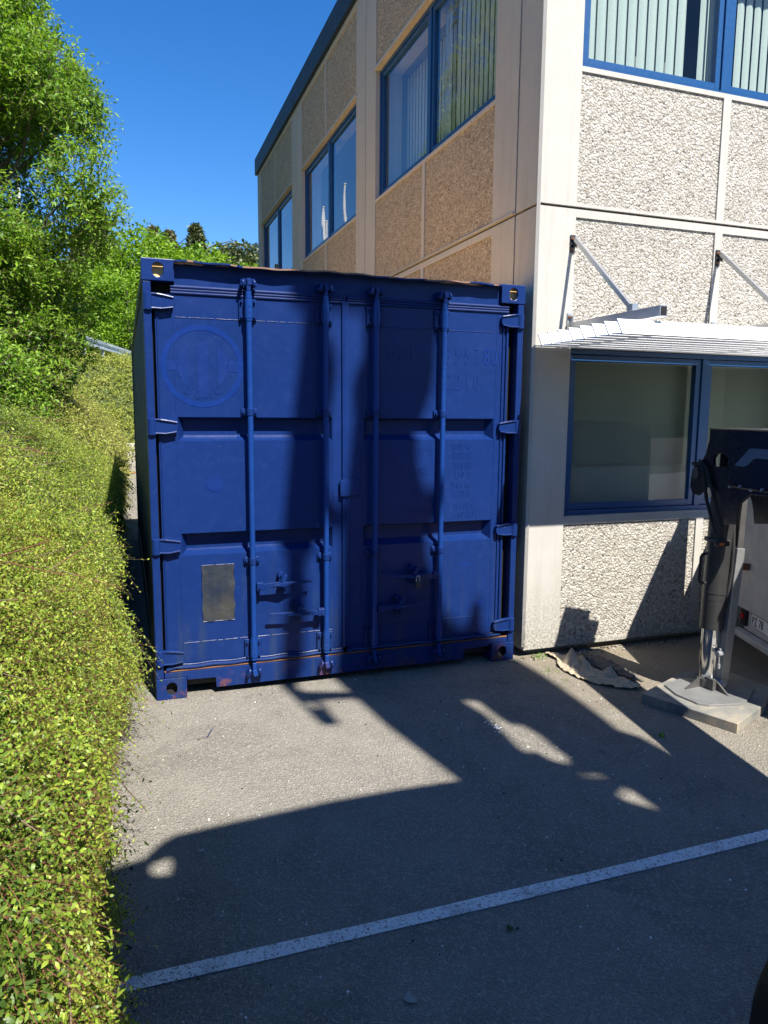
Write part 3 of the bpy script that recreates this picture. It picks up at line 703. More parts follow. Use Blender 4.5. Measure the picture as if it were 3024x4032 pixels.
# locking rods
def rod(x, hz, hdir, hpos):
    g = MB(); g.tube((x, -.030, .205), (x, -.030, 2.44), .0172, n=18)
    for za, zb, rr in ((.225, .335, .0235), (2.285, 2.395, .0235), (.335, .350, .0205), (2.270, 2.285, .0205), (.205, .222, .0205), (2.398, 2.412, .021)): g.tube((x, -.030, za), (x, -.030, zb), rr, n=18)
    rd = build(g, 'locking_rod', 'rod_paint', ct)
    for zc in (2.338, .268):
        k = MB()
        for s in (-1, 1):
            k.box(x+s*.0235 if s > 0 else x-.052, x+.052 if s > 0 else x-.0235, -.006+DY-.012, DY, zc-.062, zc+.062)
        k.box(x-.024, x+.024, -.012, DY, zc-.058, zc+.058)
        b = build(k, 'bearing_bracket', 'container_paint', rd, .003, 1)
        k = MB()
        for s in (-1, 1):
            for t in (-1, 1): k.tube((x+s*.038, -.002, zc+t*.044), (x+s*.038, -.016, zc+t*.044), .0075, .006, n=8)
        for t in (-.5, .3): k.tube((x, -.050, zc+t*.044), (x, -.0545, zc+t*.044), .0045, n=8)
        build(k, 'bolt', 'container_paint', b)
    for zc in (1.738, .832):
        k = MB(); k.box(x-.048, x-.016, .004, DY, zc-.022, zc+.022); k.box(x+.016, x+.048, .004, DY, zc-.022, zc+.022)
        k.tube((x, -.030, zc-.021), (x, -.030, zc+.021), .0215, n=16); k.box(x-.0215, x+.0215, -.03, DY, zc-.020, zc+.020)
        b = build(k, 'rod_clip', 'container_paint', rd, .003, 1)
        k = MB()
        for s in (-1, 1): k.tube((x+s*.034, .004, zc), (x+s*.034, -.010, zc), .0085, .007, n=8)
        build(k, 'bolt', 'container_paint', b)
    # cam and keeper at both ends
    for zc, s in ((2.485, 1), (.128, -1)):
        k = MB(); k.box(x-.012, x+.012, -.046, -.012, zc-.045 if s > 0 else zc-.02, zc+.02 if s > 0 else zc+.06)
        k.obox((x+.004, -.038, zc+s*.006), (1, 0, .25), (0, 1, 0), (-.25, 0, 1), .014, .012, .020)
        k.add([(x-.012, -.05, zc+s*.01), (x+.004, -.05, zc+s*.01), (x-.004, -.045, zc+s*.034), (x-.012, -.02, zc), (x+.004, -.02, zc)], [(0, 1, 2), (0, 2, 3), (1, 4, 2), (3, 2, 4), (0, 3, 4, 1)])
        build(k, 'cam', 'container_paint' if s > 0 else 'rod_paint', rd, .003, 1)
        k = MB()
        for t in (-1, 1):
            k.obox((x+t*.034, -.022, zc+s*.002), (1, 0, t*.5), (0, 1, 0), (-t*.5, 0, 1), .008, .028, .020)
            k.tube((x+t*.034, -.052, zc+s*.012), (x+t*.030, -.046, zc-s*.022), .009, n=8)
        k.box(x-.040, x+.040, .004, .018, zc-.022, zc+.028)
        build(k, 'cam_keeper', 'container_paint', rd, .003, 1)
    # handle
    xe = x+hdir*.37; xh = hpos
    k = MB(); k.box(min(x+hdir*.018, x+hdir*.060), max(x+hdir*.018, x+hdir*.060), -.062, -.024, hz-.026, hz+.022)
    h = build(k, 'handle_hub', 'container_paint', ct, .003, 1)
    k = MB(); k.tube((x+hdir*.036, -.062, hz-.006), (x+hdir*.036, -.068, hz-.006), .009, n=8); build(k, 'bolt', 'container_paint', h)
    k = MB(); a = (x+hdir*.055, -.050, hz-.004); b_ = (xh, -.058, hz+.008); c = (xe, -.052, hz+.010)
    k.bar(a, b_, .012, .030); k.bar(b_, c, .012, .017)
    k.add([(xh-.075, -.068, hz-.004), (xh, -.078, hz-.010), (xh+.075, -.068, hz+.012), (xh, -.078, hz+.018), (xh, -.05, hz-.014), (xh, -.05, hz+.022)], [(0, 1, 3), (1, 2, 3), (0, 4, 1), (1, 4, 2), (0, 3, 5), (3, 2, 5)])
    build(k, 'handle_bar', 'container_paint', ct, .002, 1)
    k = MB(); k.tube((xh-.006, .02, hz+.052), (xh-.006, -.022, hz+.052), .021, n=16); k.tube((xh+.004, .02, hz-.044), (xh+.004, -.020, hz-.044), .018, n=16)
    k.box(xh-.020, xh+.014, -.018, .02, hz-.044, hz+.052); k.obox((xh+.004, -.050, hz+.040), (1, 0, -.6), (0, 1, 0), (.6, 0, 1), .010, .020, .022)
    k.tube((xh-.006, -.022, hz+.052), (xh-.006, -.032, hz+.052), .009, n=8); k.tube((xh+.004, -.020, hz-.044), (xh+.004, -.030, hz-.044), .009, n=8)
    k.box(xh-.006, xh+.010, -.060, -.02, hz-.030, hz-.014)
    cc = build(k, 'handle_catch', 'container_paint', ct, .002, 1)
    return rd
rod(.588, .678, 1, .772); rod(1.054, .482, -1, .872); rod(1.381, .470, 1, 1.555); rod(1.843, .668, -1, 1.655)
# hinges
for side in (0, 1):
    for zc in (2.355, 1.650, .946, .262):
        sx = (lambda v: v) if side == 0 else (lambda v: CW-v)
        k = MB(); k.tube((sx(.026), .002, zc-.048), (sx(.026), .002, zc+.048), .027, n=14)
        P = [(.040, zc-.040), (.10, zc-.040), (.160, zc-.030), (.168, zc-.015), (.168, zc+.022), (.155, zc+.034), (.09, zc+.044), (.040, zc+.046)]
        k.prism([(sx(a), b) for a, b in P], FY(0), -.012, .016)
        h = build(k, 'hinge', 'container_paint', ct, .003, 1)
        k = MB(); k.path([(sx(.045), -.012, zc+.042), (sx(.075), -.016, zc+.041), (sx(.11), -.016, zc+.036), (sx(.165), -.014, zc+.026)], .0065, 8); build(k, 'hinge_rib', 'container_paint', h); k = MB()
        k.path([(sx(.045), -.014, zc-.036), (sx(.10), -.016, zc-.038), (sx(.162), -.014, zc-.028)], .0055, 8)
        build(k, 'hinge_rib', 'container_paint', h)
# ghost logo: ring, bar, half moons, letters
def arc(r0, r1, t0, t1, cx, cz, n=26):
    a = [(cx+r1*math.cos(R(t0+(t1-t0)*i/n)), cz+r1*math.sin(R(t0+(t1-t0)*i/n))) for i in range(n+1)]
    b = [(cx+r0*math.cos(R(t1-(t1-t0)*i/n)), cz+r0*math.sin(R(t1-(t1-t0)*i/n))) for i in range(n+1)]
    return a+b
LC = (.322, 2.003); gy = FY(DY-.0012); th = .0004
ring = curve_mesh([circle(*LC, .238, 64), circle(*LC, .207, 64)], th, 'logo_mark', 'ghost_paint', lL, gy)
def segm(side, xc, r):
    pts = []; a0 = math.acos(xc/r)
    for i in range(21):
        t = -a0+2*a0*i/20; pts.append((LC[0]+side*r*math.cos(t), LC[1]+r*math.sin(t)))
    return pts
parts = [[(LC[0]-.030, LC[1]-.180), (LC[0]+.032, LC[1]-.180), (LC[0]+.032, LC[1]+.142), (LC[0]-.030, LC[1]+.142)], segm(-1, .085, .146), segm(1, .085, .146),
         [(LC[0]-.208, LC[1]-.028), (LC[0]-.144, LC[1]-.022), (LC[0]-.144, LC[1]+.030), (LC[0]-.208, LC[1]+.036)], [(LC[0]+.144, LC[1]-.026), (LC[0]+.208, LC[1]-.030), (LC[0]+.208, LC[1]+.036), (LC[0]+.144, LC[1]+.026)]]
for p in parts: curve_mesh([p], th*.8, 'logo_mark', 'ghost_paint_soft', lL, gy)
for i, chh in enumerate('UGMC'):
    t = R(-124+22.5*i*1.0); rr = .158
    cx = LC[0]+rr*math.cos(t)-.002; cz = LC[1]+rr*math.sin(t)-.012; ang = t+math.pi/2
    ca, sa = math.cos(ang), math.sin(ang)
    text_mesh(chh, .068, .95, th*.7, 'logo_letter', 'ghost_paint_soft', lL, (lambda cx, cz, ca, sa: lambda a, b, d: (cx+a*ca-(b-.02)*sa, DY-.0024+d*.5, cz+a*sa+(b-.02)*ca))(cx, cz, ca, sa), align='CENTER')
curve_mesh([circle(.375, 1.311, .049, 40), circle(.375, 1.311, .046, 40)], .0006, 'round_mark', 'ghost_paint', lL, gy)
curve_mesh([circle(.375, 1.311, .0455, 40)], .0004, 'round_mark', 'ghost_paint_soft', lL, gy)
# embossed lettering on the right door
def dtext(s, x, z, h, sx, mat='ghost_paint_soft', align='LEFT', sp=1.0, name='lettering'):
    return text_mesh(s, h/.72, sx, .0020, name, mat, lR, lambda a, b, d: (x+a, DY-.0013+d*.6, z+b), spacing=sp, align=align)
dtext('UGMU', 1.40, 2.066, .110, .62, sp=1.1)
for s, x in (('8', 1.863), ('5', 1.935), ('5', 2.008), ('7', 2.078), ('8', 2.146), ('0', 2.205)): dtext(s, x+.004, 2.066, .112, .62, mat='ghost_paint' if x > 2.1 else 'ghost_paint_soft')
dtext('0', 2.268, 2.075, .098, .66, 'ghost_paint')
mb = MB(); mb.box(2.256, 2.328, DY-.002, DY, 2.195, 2.200); mb.box(2.256, 2.326, DY-.002, DY, 2.056, 2.062); build(mb, 'digit_frame', 'ghost_paint', lR)
for s, x in (('2', 1.868), ('2', 1.940), ('1', 2.010), ('0', 2.075)): dtext(s, x+.006, 1.897, .112, .62)
rowsT = [('24.000 KG', 1.500), ('52.910 LB', 1.441), ('2.330 KG', 1.372), ('5.140 LB', 1.312), ('21.670 KG', 1.243), ('47.770 LB', 1.184)]
for s, z in rowsT: dtext(s, 2.080, z, .044, .50, align='RIGHT', sp=1.12)
dtext('33.1 CU.M', 2.106, 1.096, .044, .50, align='RIGHT', sp=1.12); dtext('1.169 CU.FT', 2.134, 1.040, .044, .50, align='RIGHT', sp=1.12)
for s, x, z in (('GROSS', 1.80, 1.466), ('TARE', 1.765, 1.337), ('NET', 1.735, 1.208), ('CU.CAP.', 1.80, 1.07)): dtext(s, x, z, .052, .55, align='RIGHT', sp=1.1)
mb = MB(); mb.add([(1.99, DY-.001, .70), (2.10, DY-.001, .706), (2.085, DY-.001, .722), (2.06, DY-.001, .727)], [(0, 1, 2, 3)]); build(mb, 'bare_patch', 'ghost_paint', lR, recalc=False)
mb = MB(); mb.add([(2.135, DY-.001, .405), (2.21, DY-.001, .400), (2.20, DY-.001, .452), (2.14, DY-.001, .456)], [(0, 1, 2, 3)])
build(mb, 'bare_patch', 'ghost_paint', lR, recalc=False)
# taped-over patch on the left door
n1, n2 = 10, 16; mb = MB(); vs = []
for j in range(n2+1):
    for i in range(n1+1):
        u, v = i/n1, j/n2; e = .004*math.sin(v*17+3*u) if i in (0, n1) else 0
        vs.append((.285+.195*u+e, DY-.002-.004*abs(math.sin(u*6+v*9))-(.006*math.exp(-((u-.8)**2*20+(v-.55)**2*40))), .462+.352*v+(.003*math.sin(u*19) if j in (0, n2) else 0)))
mb.add(vs, [(j*(n1+1)+i, j*(n1+1)+i+1, (j+1)*(n1+1)+i+1, (j+1)*(n1+1)+i) for j in range(n2) for i in range(n1)], True)
pt = build(mb, 'taped_patch', 'tape', ct, recalc=False); pt['label'] = 'grey crumpled tape patch on the left door'
mb = MB()
for a, b_ in (((.285, .462), (.285, .814)), ((.480, .462), (.480, .814)), ((.285, .814), (.480, .814)), ((.285, .462), (.480, .462))): mb.tube((a[0], DY-.003, a[1]), (b_[0], DY-.003, b_[1]), .0022, n=5)
build(mb, 'tape_edge', 'container_paint', pt)
# padlock hanging in the right-hand catch
pl = empty('padlock', (1.668, -.07, .655), 'small dark padlock hanging from the upper handle of the right door', 'padlock')
mb = MB(); mb.path([(1.655, -.075, .640), (1.655, -.075, .668), (1.661, -.075, .677), (1.672, -.075, .677), (1.678, -.075, .668), (1.678, -.075, .640)], .0035, 8); build(mb, 'shackle', 'galvanised', pl)
mb = MB(); mb.box(1.650, 1.684, -.086, -.064, .592, .640); build(mb, 'lock_body', 'dark_zinc', pl, .004, 2)
#@@CRANE
# ------------------------------------------------------------------ crane truck with its outrigger
tk = empty('crane_truck', (2.5, -5.5, 0), 'black crane truck outrigger with chrome leg and beam at the right edge', 'crane truck')
bd_ = Vector((.17, .985, 0)).normalized(); bn = Vector((bd_.y, -bd_.x, 0)); bp = Vector((3.13, -.98, 0))
def BF(a, b, d): p = bp+bd_*a+bn*d; return (p.x, p.y, b)
beam = [(-5.0, 1.34), (-.56, 1.325), (-.424, 1.318), (-.345, 1.26), (-.33, 1.14), (-.222, 1.124), (-.205, 1.20), (-.185, 1.254), (-.15, 1.30), (-.06, 1.33), (.0, 1.30), (.05, 1.262), (.10, 1.264), (.135, 1.31), (.128, 1.38), (.085, 1.43), (.041, 1.46), (-.002, 1.511), (-.03, 1.60), (-.032, 1.668), (-5.0, 1.655)]
hole = stadium(-.15, 1.487, .06, .0601)
hole = [(-.085, 1.447), (-.080, 1.495), (-.105, 1.522), (-.165, 1.528), (-.215, 1.505), (-.220, 1.452)]
bm_ = curve_mesh([beam, hole], .008, 'outrigger_beam', 'navy_paint', tk, lambda a, b, d: BF(a, b, d+.008), .002)
o2 = curve_mesh([beam], .008, 'beam_back', 'navy_paint', bm_, lambda a, b, d: BF(a, b, d+.20), .002)
mb = MB()
mb.prism([(-5.0, 1.650), (-.032, 1.662), (-.032, 1.670), (-5.0, 1.658)], BF, -.012, .222)
mb.prism([(-5.0, 1.335), (-.25, 1.345), (-.25, 1.352), (-5.0, 1.342)], BF, -.02, .222)
build(mb, 'beam_flange', 'black_paint', bm_, .003, 1)
mb = MB(); mb.prism([(-.255, 1.36), (-.247, 1.36), (-.247, 1.65), (-.255, 1.65)], BF, -.003, 0.0); mb.prism([(-.10, 1.36), (-.07, 1.36), (-.07, 1.64), (-.10, 1.64)], BF, .05, .15); build(mb, 'weld_line', 'black_paint', bm_)
st = [(-.277, 1.468), (-.365, 1.536), (-.39, 1.562), (-.42, 1.568), (-.85, 1.566), (-.85, 1.512), (-.46, 1.517), (-.432, 1.508), (-.385, 1.472), (-.36, 1.464)]
curve_mesh([st], .0006, 'beam_stripe', 'stripe_grey', bm_, lambda a, b, d: BF(a, b, d-.0022))
mb = MB(); mb.tube(BF(.075, 1.395, -.012), BF(.075, 1.395, .24), .034, n=20); kb = build(mb, 'pivot_boss', 'dark_steel', bm_)
LX, LYy = 3.262, -.985
mb = MB(); mb.tube((LX+.030, LYy, 1.36), (LX+.002, LYy, .62), .072, .070, n=28); mb.tube((LX+.002, LYy, .62), (LX, LYy, .438), .069, n=28); mb.tube((LX+.005, LYy, .67), (LX+.004, LYy, .66), .073, n=28)
leg = build(mb, 'outrigger_leg', 'leg_grey', tk)
mb = MB(); mb.tube((LX-.002, LYy, .11), (LX, LYy, .45), .056, n=32); build(mb, 'piston', 'chrome', leg)
mb = MB(); mb.path([(LX-.090, LYy-.02, .915), (LX-.125, LYy-.02, .912), (LX-.137, LYy-.02, .895), (LX-.140, LYy-.02, .755), (LX-.130, LYy-.02, .738), (LX-.090, LYy-.02, .732)], .0085, 10); build(mb, 'grab_handle', 'rubber_black', leg)
mb = MB(); mb.box(LX-.105, LX-.02, LYy-.118, LYy-.085, .972, 1.002); lb = build(mb, 'marker_lamp', 'black_paint', leg, .004, 2)
mb = MB()
for q in range(3): mb.box(LX-.098+.012*q, LX-.090+.012*q, LYy-.1195, LYy-.118, .980, .995)
build(mb, 'lamp_lens', 'lamp_orange', lb)
mb = MB(); mb.tube((LX, LYy, 1.002), (LX, LYy, .985), .076, n=28); build(mb, 'strap_band', 'dark_steel', leg)
# guide bar sliding in its sleeve, hydraulic hoses
mb = MB(); mb.bar((3.40, -1.02, 1.30), (3.368, -1.04, .93), .045, .045, (0, 1, 0)); build(mb, 'guide_bar', 'dark_steel', leg, .003, 1)
mb = MB(); mb.bar((3.372, -1.04, .945), (3.305, -1.05, .085), .060, .055, (0, 1, 0)); gs = build(mb, 'guide_sleeve', 'worn_steel', leg, .004, 2)
mb = MB(); mb.tube((3.222, -1.085, .305), (3.285, -1.075, .300), .017, n=16); mb.tube((3.245, -1.085, .320), (3.245, -1.085, .336), .007, n=8); mb.tube((3.240, -1.085, .29), (3.242, -1.085, .225), .004, n=6); mb.tube((3.242, -1.085, .240), (3.242, -1.085, .212), .009, n=8); build(mb, 'sleeve_clamp', 'galvanised', gs)
mb = MB()
mb.path([(3.345, -1.0, 1.30), (3.335, -1.03, 1.1), (3.325, -1.05, .92), (3.322, -1.05, .8), (3.300, -1.05, .62), (3.285, -1.04, .5), (3.280, -1.03, .42)], .011, 8)
mb.path([(3.365, -.98, 1.28), (3.352, -1.0, 1.1), (3.335, -1.02, .9), (3.318, -1.02, .75), (3.305, -1.02, .55), (3.30, -1.0, .40), (3.29, -1.0, .2)], .009, 8)
build(mb, 'hydraulic_hose', 'rubber_black', leg)
mb = MB()
for q in range(6): p = BF(-.27-.09*q, 1.345+.012*(q % 2), -.010); mb.tube(p, tuple(Vector(p)-bn*.012), .008, n=6)
build(mb, 'bolt', 'galvanised', bm_)
mb = MB(); mb.path([BF(.02, 1.43, -.02), BF(.06, 1.455, -.04), BF(.0, 1.46, -.03), BF(-.04, 1.40, -.03), BF(-.07, 1.25, -.02), BF(-.12, 1.05, .02)], .010, 8); mb.path([BF(.05, 1.44, .0), BF(.02, 1.475, -.02), BF(-.05, 1.43, -.02), BF(-.12, 1.30, -.018), BF(-.16, 1.1, .03)], .009, 8); build(mb, 'hydraulic_hose', 'rubber_black', bm_)
# foot
def FG(z0): return lambda a, b, d: (a, b, z0+d)
ft = curve_mesh([[(3.005, -.90), (3.06, -.875), (3.20, -.835), (3.44, -.95), (3.50, -1.06), (3.49, -1.13), (3.30, -1.262), (3.22, -1.29), (3.03, -1.245), (2.985, -1.20), (2.965, -1.05)]], .004, 'foot_plate', 'worn_steel', leg, FG(.064), .002)
mb = MB(); mb.tube((LX-.002, LYy, .070), (LX-.002, LYy, .125), .072, .074, n=24)
for dx, dy in ((-.20, -.02), (.17, .05), (-.02, -.20), (.02, .13)):
    ln = math.hypot(dx, dy); ux, uy = dx/ln, dy/ln
    mb.prism([(.06, .068), (ln, .068), (.06, .135)], lambda a, b, d, ux=ux, uy=uy: (LX+ux*a-uy*d, LYy+uy*a+ux*d, b), -.006, .006)
mb.box(LX-.055, LX-.03, LYy-.10, LYy-.03, .07, .14)
build(mb, 'foot_ribs', 'dark_steel', leg)
mb = MB(); mb.tube((3.285, -1.085, .105), (3.285, -1.04, .105), .026, n=6); mb.tube((3.285, -1.087, .105), (3.285, -1.098, .105), .015, n=12); build(mb, 'foot_pin', 'galvanised', leg)
# truck behind and to the right of the photographer: cab, boom, mudguard, and plates shaped to cast the shadows
cabout = [(2.107, .55), (2.107, 4.236), (1.792, 4.256), (1.472, 4.252), (1.078, 4.219), (.776, 4.185), (.695, 4.118), (.623, 4.019), (.579, 4.010), (.530, 4.00), (.43, 3.96), (.29, 3.3), (.25, 2.64), (.22, 2.1), (.53, 2.0), (.53, .55)]
cabhole = [(.66, 4.036), (.728, 4.060), (.715, 3.935), (.680, 3.843), (.633, 3.859), (.618, 3.925)]
cab = curve_mesh([cabout, cabhole, circle(.61, 3.775, .022, 12)], .03, 'cab_shadow_plate', 'navy_paint', tk, FY(-4.78), .004)  # unseen plate; its edge and holes are cut to shape the foreground shadow
mb = MB(); mb.box(.80, 2.10, -7.0, -4.815, .55, 4.15); build(mb, 'cab', 'navy_paint', tk, .04, 2)
for x, y in ((1.2, -4.95), (1.2, -6.8), (3.4, -6.9)):
    mb = MB(); mb.tube((x, y-.14, .5), (x, y+.14, .5), .5, n=28); w = build(mb, 'wheel', 'rubber_black', tk); mb = MB(); mb.tube((x, y-.15, .5), (x, y+.15, .5), .28, n=20); build(mb, 'rim', 'galvanised', w)
mb = MB(); mb.prism([(.948, .42), (.949, .60), (.955, .655), (.965, .69), (.982, .722), (.988, .95), (1.6, .95), (1.6, .42)], FY(0), -4.65, -3.5); build(mb, 'mudguard', 'black_paint', tk, .012, 3)
mb = MB(); mb.box(1.2, 5.5, -6.6, -5.2, .8, 1.2); mb.box(1.55, 1.62, -4.9, -3.6, .5, .9); build(mb, 'chassis', 'black_paint', tk)
A = [(2.107, 3.2), (2.25, 4.9), (2.395, 5.6), (2.403, 5.847), (2.45, 6.802), (2.545, 7.733), (2.566, 7.95), (2.596, 8.342), (2.608, 8.837), (2.651, 9.2), (2.688, 9.557), (2.669, 9.674), (2.743, 9.816), (2.755, 10.026), (2.753, 10.6), (3.30, 10.6), (3.279, 10.276), (3.226, 9.928), (3.218, 9.686), (3.16, 9.539), (3.109, 9.379), (3.106, 9.132), (3.157, 8.956), (3.273, 8.94), (3.282, 8.863), (3.241, 8.826), (3.20, 8.686), (3.163, 8.586), (3.207, 8.427), (3.273, 8.226), (3.326, 8.088), (3.429, 7.985), (3.50, 7.977), (3.54, 8.151), (3.605, 8.158), (3.603, 7.996), (3.635, 7.91), (3.873, 7.654), (3.80, 7.2), (3.707, 6.796), (3.605, 6.372), (3.521, 6.098), (3.564, 5.933), (3.531, 5.593), (3.505, 5.146), (3.46, 4.6), (3.4, 3.2)]
s1 = [(3.064, 7.031), (3.134, 7.011), (3.079, 6.672), (3.069, 6.488), (3.121, 6.516), (3.112, 6.29), (3.055, 6.033), (3.048, 5.883), (2.972, 5.754), (2.934, 5.832), (2.939, 5.977), (2.881, 5.983), (2.888, 6.067), (2.927, 6.231), (2.98, 6.451), (3.026, 6.641), (3.034, 6.835)]
s2 = [(2.955, 5.715), (3.05, 5.69), (3.035, 5.53), (2.93, 5.58)]
s3 = [(3.050, 5.50), (3.045, 5.411), (3.015, 5.256), (3.0, 5.10), (2.935, 5.25), (2.945, 5.42)]
curve_mesh([A, s1, s2, s3], .05, 'column_shadow_plate', 'black_paint', tk, FY(-6.0))  # thin unseen plate cut to the shadow outline, slits for the sunlit slivers
boom = [(2.404, 10.6), (2.356, 10.007), (2.312, 9.666), (2.28, 9.379), (2.241, 8.97), (2.229, 8.792), (2.256, 8.671), (2.241, 8.368), (2.22, 8.123), (2.20, 7.82), (2.19, 7.66), (2.178, 7.385), (2.15, 7.104), (2.153, 6.985), (2.245, 6.975), (2.265, 7.125), (2.29, 7.299), (2.293, 7.45), (2.52, 7.40), (2.55, 7.44), (2.30, 7.56), (2.257, 7.62), (2.30, 7.80), (2.345, 7.93), (2.355, 8.111), (2.37, 8.358), (2.359, 8.665), (2.433, 8.723), (2.483, 8.89), (2.60, 8.84), (2.62, 8.90), (2.496, 9.022), (2.508, 9.201), (2.515, 9.484), (2.552, 9.648), (2.57, 9.788), (2.552, 9.925), (2.492, 10.013), (2.475, 10.6)]
bh = [(2.225, 7.44), (2.262, 7.435), (2.243, 7.22), (2.20, 7.20), (2.196, 7.30)]
curve_mesh([boom, bh], .04, 'hook_shadow_plate', 'black_paint', tk, FY(-6.05))  # thin unseen plate outlined to cast the door band and hook shadow
mb = MB(); mb.box(2.35, 3.35, -6.35, -5.75, 10.55, 10.95); build(mb, 'crane_boom', 'black_paint', tk, .03, 2)
# ground pad
pad = [(2.790, -.948), (3.335, -.712), (3.60, -1.05), (3.56, -1.16), (3.335, -1.335), (2.998, -1.490), (2.795, -.965)]
pad = [(2.792, -.950), (3.334, -.712), (3.60, -.83), (3.63, -1.12), (3.40, -1.30), (3.335, -1.337), (3.000, -1.486)]
o = curve_mesh([pad], .026, 'support_pad', 'pad_plastic', None, FG(.029), .003); tag(o, 'thick grey plastic support pad on the asphalt under the chrome outrigger leg', 'support pad')

# ------------------------------------------------------------------ parked flatbed with number plate
e1 = Vector((.345, .939, 0)).normalized(); en = Vector((e1.y, -e1.x, 0)); q0 = Vector((3.98, -.55, 0))
fb = empty('parked_truck', (5.0, -1.2, 0), 'grey tailboard of a parked truck with its number plate, behind the outrigger leg', 'truck')
def TF(a, b, d): p = q0+e1*a+en*d; return (p.x, p.y, b)
mb = MB(); mb.prism([(-1.5, .388), (.12, .378), (.10, .80), (.10, 1.655), (-1.5, 1.66)], TF, 0, .05); tb = build(mb, 'tailboard', 'board_grey', fb, .004, 2)
mb = MB(); mb.prism([(-1.5, 1.66), (-.14, 1.66), (-.14, 1.685), (-1.5, 1.69)], TF, -.01, .06); build(mb, 'board_cap', 'rubber_black', tb)
mb = MB(); mb.prism([(.016, .672), (.016, .712), (-.03, .715), (-.03, .668)], TF, -.06, 0); build(mb, 'board_catch', 'rust_bolt', tb, .003, 1)
mb = MB(); mb.prism([(-1.6, .176), (.125, .176), (.125, .216), (-1.6, .220)], TF, -.03, .04); build(mb, 'rear_bumper', 'board_grey', fb, .003, 1)
mb = MB(); mb.prism([(-1.6, .22), (.08, .22), (.08, .385), (-1.6, .385)], TF, .045, .06); build(mb, 'light_panel', 'board_grey', fb)
mb = MB(); mb.prism([(.030, .25), (.098, .25), (.098, .372), (.030, .372)], TF, .02, .045); lt = build(mb, 'tail_light', 'rubber_black', fb, .003, 1)
mb = MB(); mb.tube(TF(.060, .318, .02), TF(.060, .318, .008), .024, n=16); build(mb, 'light_lens', 'lamp_red', lt)
mb = MB(); mb.prism([(-.36, .258), (-.030, .272), (-.030, .366), (-.36, .366)], TF, .030, .040); np_ = build(mb, 'number_plate', 'plate_white', fb, .002, 1)
mb = MB()
for p in ([(-.36, .262), (-.034, .276), (-.034, .279), (-.36, .265)], [(-.34, .360), (-.034, .360), (-.034, .363), (-.34, .363)], [(-.037, .278), (-.034, .278), (-.034, .361), (-.037, .361)]): mb.prism(p, TF, .0285, .0298)
build(mb, 'plate_border', 'letter_black', np_)
text_mesh('PZ 78', .088, .66, .0006, 'plate_text', 'letter_black', np_, lambda a, b, d: TF(-.052-a, .287+b, .0285+d), spacing=1.12)
mb = MB(); mb.prism([(-1.5, .9), (.9, .9), (.9, 1.0), (-1.5, 1.0)], TF, .06, 4.5); mb.prism([(-.9, .5), (.3, .5), (.3, .9), (-.9, .9)], TF, .3, 4.8); build(mb, 'flatbed', 'board_grey', fb)
mb = MB(); mb.prism([(-1.5, .4), (.9, .4), (.9, 2.7), (-1.5, 2.7)], TF, 4.55, 6.2); build(mb, 'cab', 'navy_paint', fb, .05, 2)
for a, d in ((-1.2, 1.2), (.6, 1.2), (-1.2, 5.3), (.6, 5.3)):
    mb = MB(); mb.tube(TF(a-.13, .42, d), TF(a+.13, .42, d), .42, n=24); build(mb, 'wheel', 'rubber_black', fb)

# ------------------------------------------------------------------ small things on the ground
def sheet(name, outline, zf, mat, res=26, seed=0, **kw):
    xs = [p[0] for p in outline]; ys = [p[1] for p in outline]
    def inside(x, y):
        c = False; n = len(outline)
        for i in range(n):
            x1, y1 = outline[i]; x2, y2 = outline[(i+1) % n]
            if (y1 > y) != (y2 > y) and x < (x2-x1)*(y-y1)/(y2-y1)+x1: c = not c
        return c
    mb = MB(); X0, X1, Y0, Y1 = min(xs), max(xs), min(ys), max(ys); g = {}
    nx = res; ny = int(res*(Y1-Y0)/(X1-X0))+1
    for j in range(ny+1):
        for i in range(nx+1):
            x = X0+(X1-X0)*i/nx; y = Y0+(Y1-Y0)*j/ny; g[i, j] = (x, y, zf(x, y))
    for j in range(ny):
        for i in range(nx):
            x = X0+(X1-X0)*(i+.5)/nx; y = Y0+(Y1-Y0)*(j+.5)/ny
            if inside(x, y): mb.add([g[i, j], g[i+1, j], g[i+1, j+1], g[i, j+1]], [(0, 1, 2, 3)], True)
    o = build(mb, name, mat, None); s = o.modifiers.new('thick', 'SOLIDIFY'); s.thickness = .002
    return o
rag = [(2.735, .035), (2.780, -.03), (2.80, -.10), (2.86, -.14), (2.90, -.24), (2.90, -.36), (2.89, -.50), (2.93, -.62), (2.955, -.74), (2.90, -.79), (2.80, -.73), (2.735, -.66), (2.68, -.58), (2.652, -.50), (2.640, -.344), (2.655, -.24), (2.72, -.13), (2.70, .0)]
def ragz(x, y):
    z = .006+.030*abs(noise.noise(Vector((x*16, y*11, 3))))+.016*abs(noise.noise(Vector((x*42, y*30, 9))))
    z += .095*max(0, 1-math.hypot((x-2.775)/.055, (y+.23)/.085)) + .05*max(0, 1-math.hypot((x-2.86)/.05, (y+.27)/.09))+.05*max(0, 1-math.hypot((x-2.88)/.06, (y+.52)/.07))+.03*max(0, 1-math.hypot((x-2.80)/.05, (y+.38)/.03))
    return z
tag(sheet('rag', rag, ragz, 'cloth_beige', 60), 'crumpled dirty beige rag lying on the ground beside the grey support pad', 'rag')
rag2 = [(2.88, -.16), (3.02, -.20), (3.04, -.36), (3.02, -.60), (2.985, -.74), (2.94, -.70), (2.90, -.50), (2.86, -.40), (2.84, -.28)]
tag(sheet('dark_cloth', rag2, lambda x, y: ragz(x, y)+.010+.020*abs(noise.noise(Vector((x*25, y*19, 5)))), 'dark_cloth', 22), 'dark earthy cloth bunched over the right side of the beige rag', 'cloth')
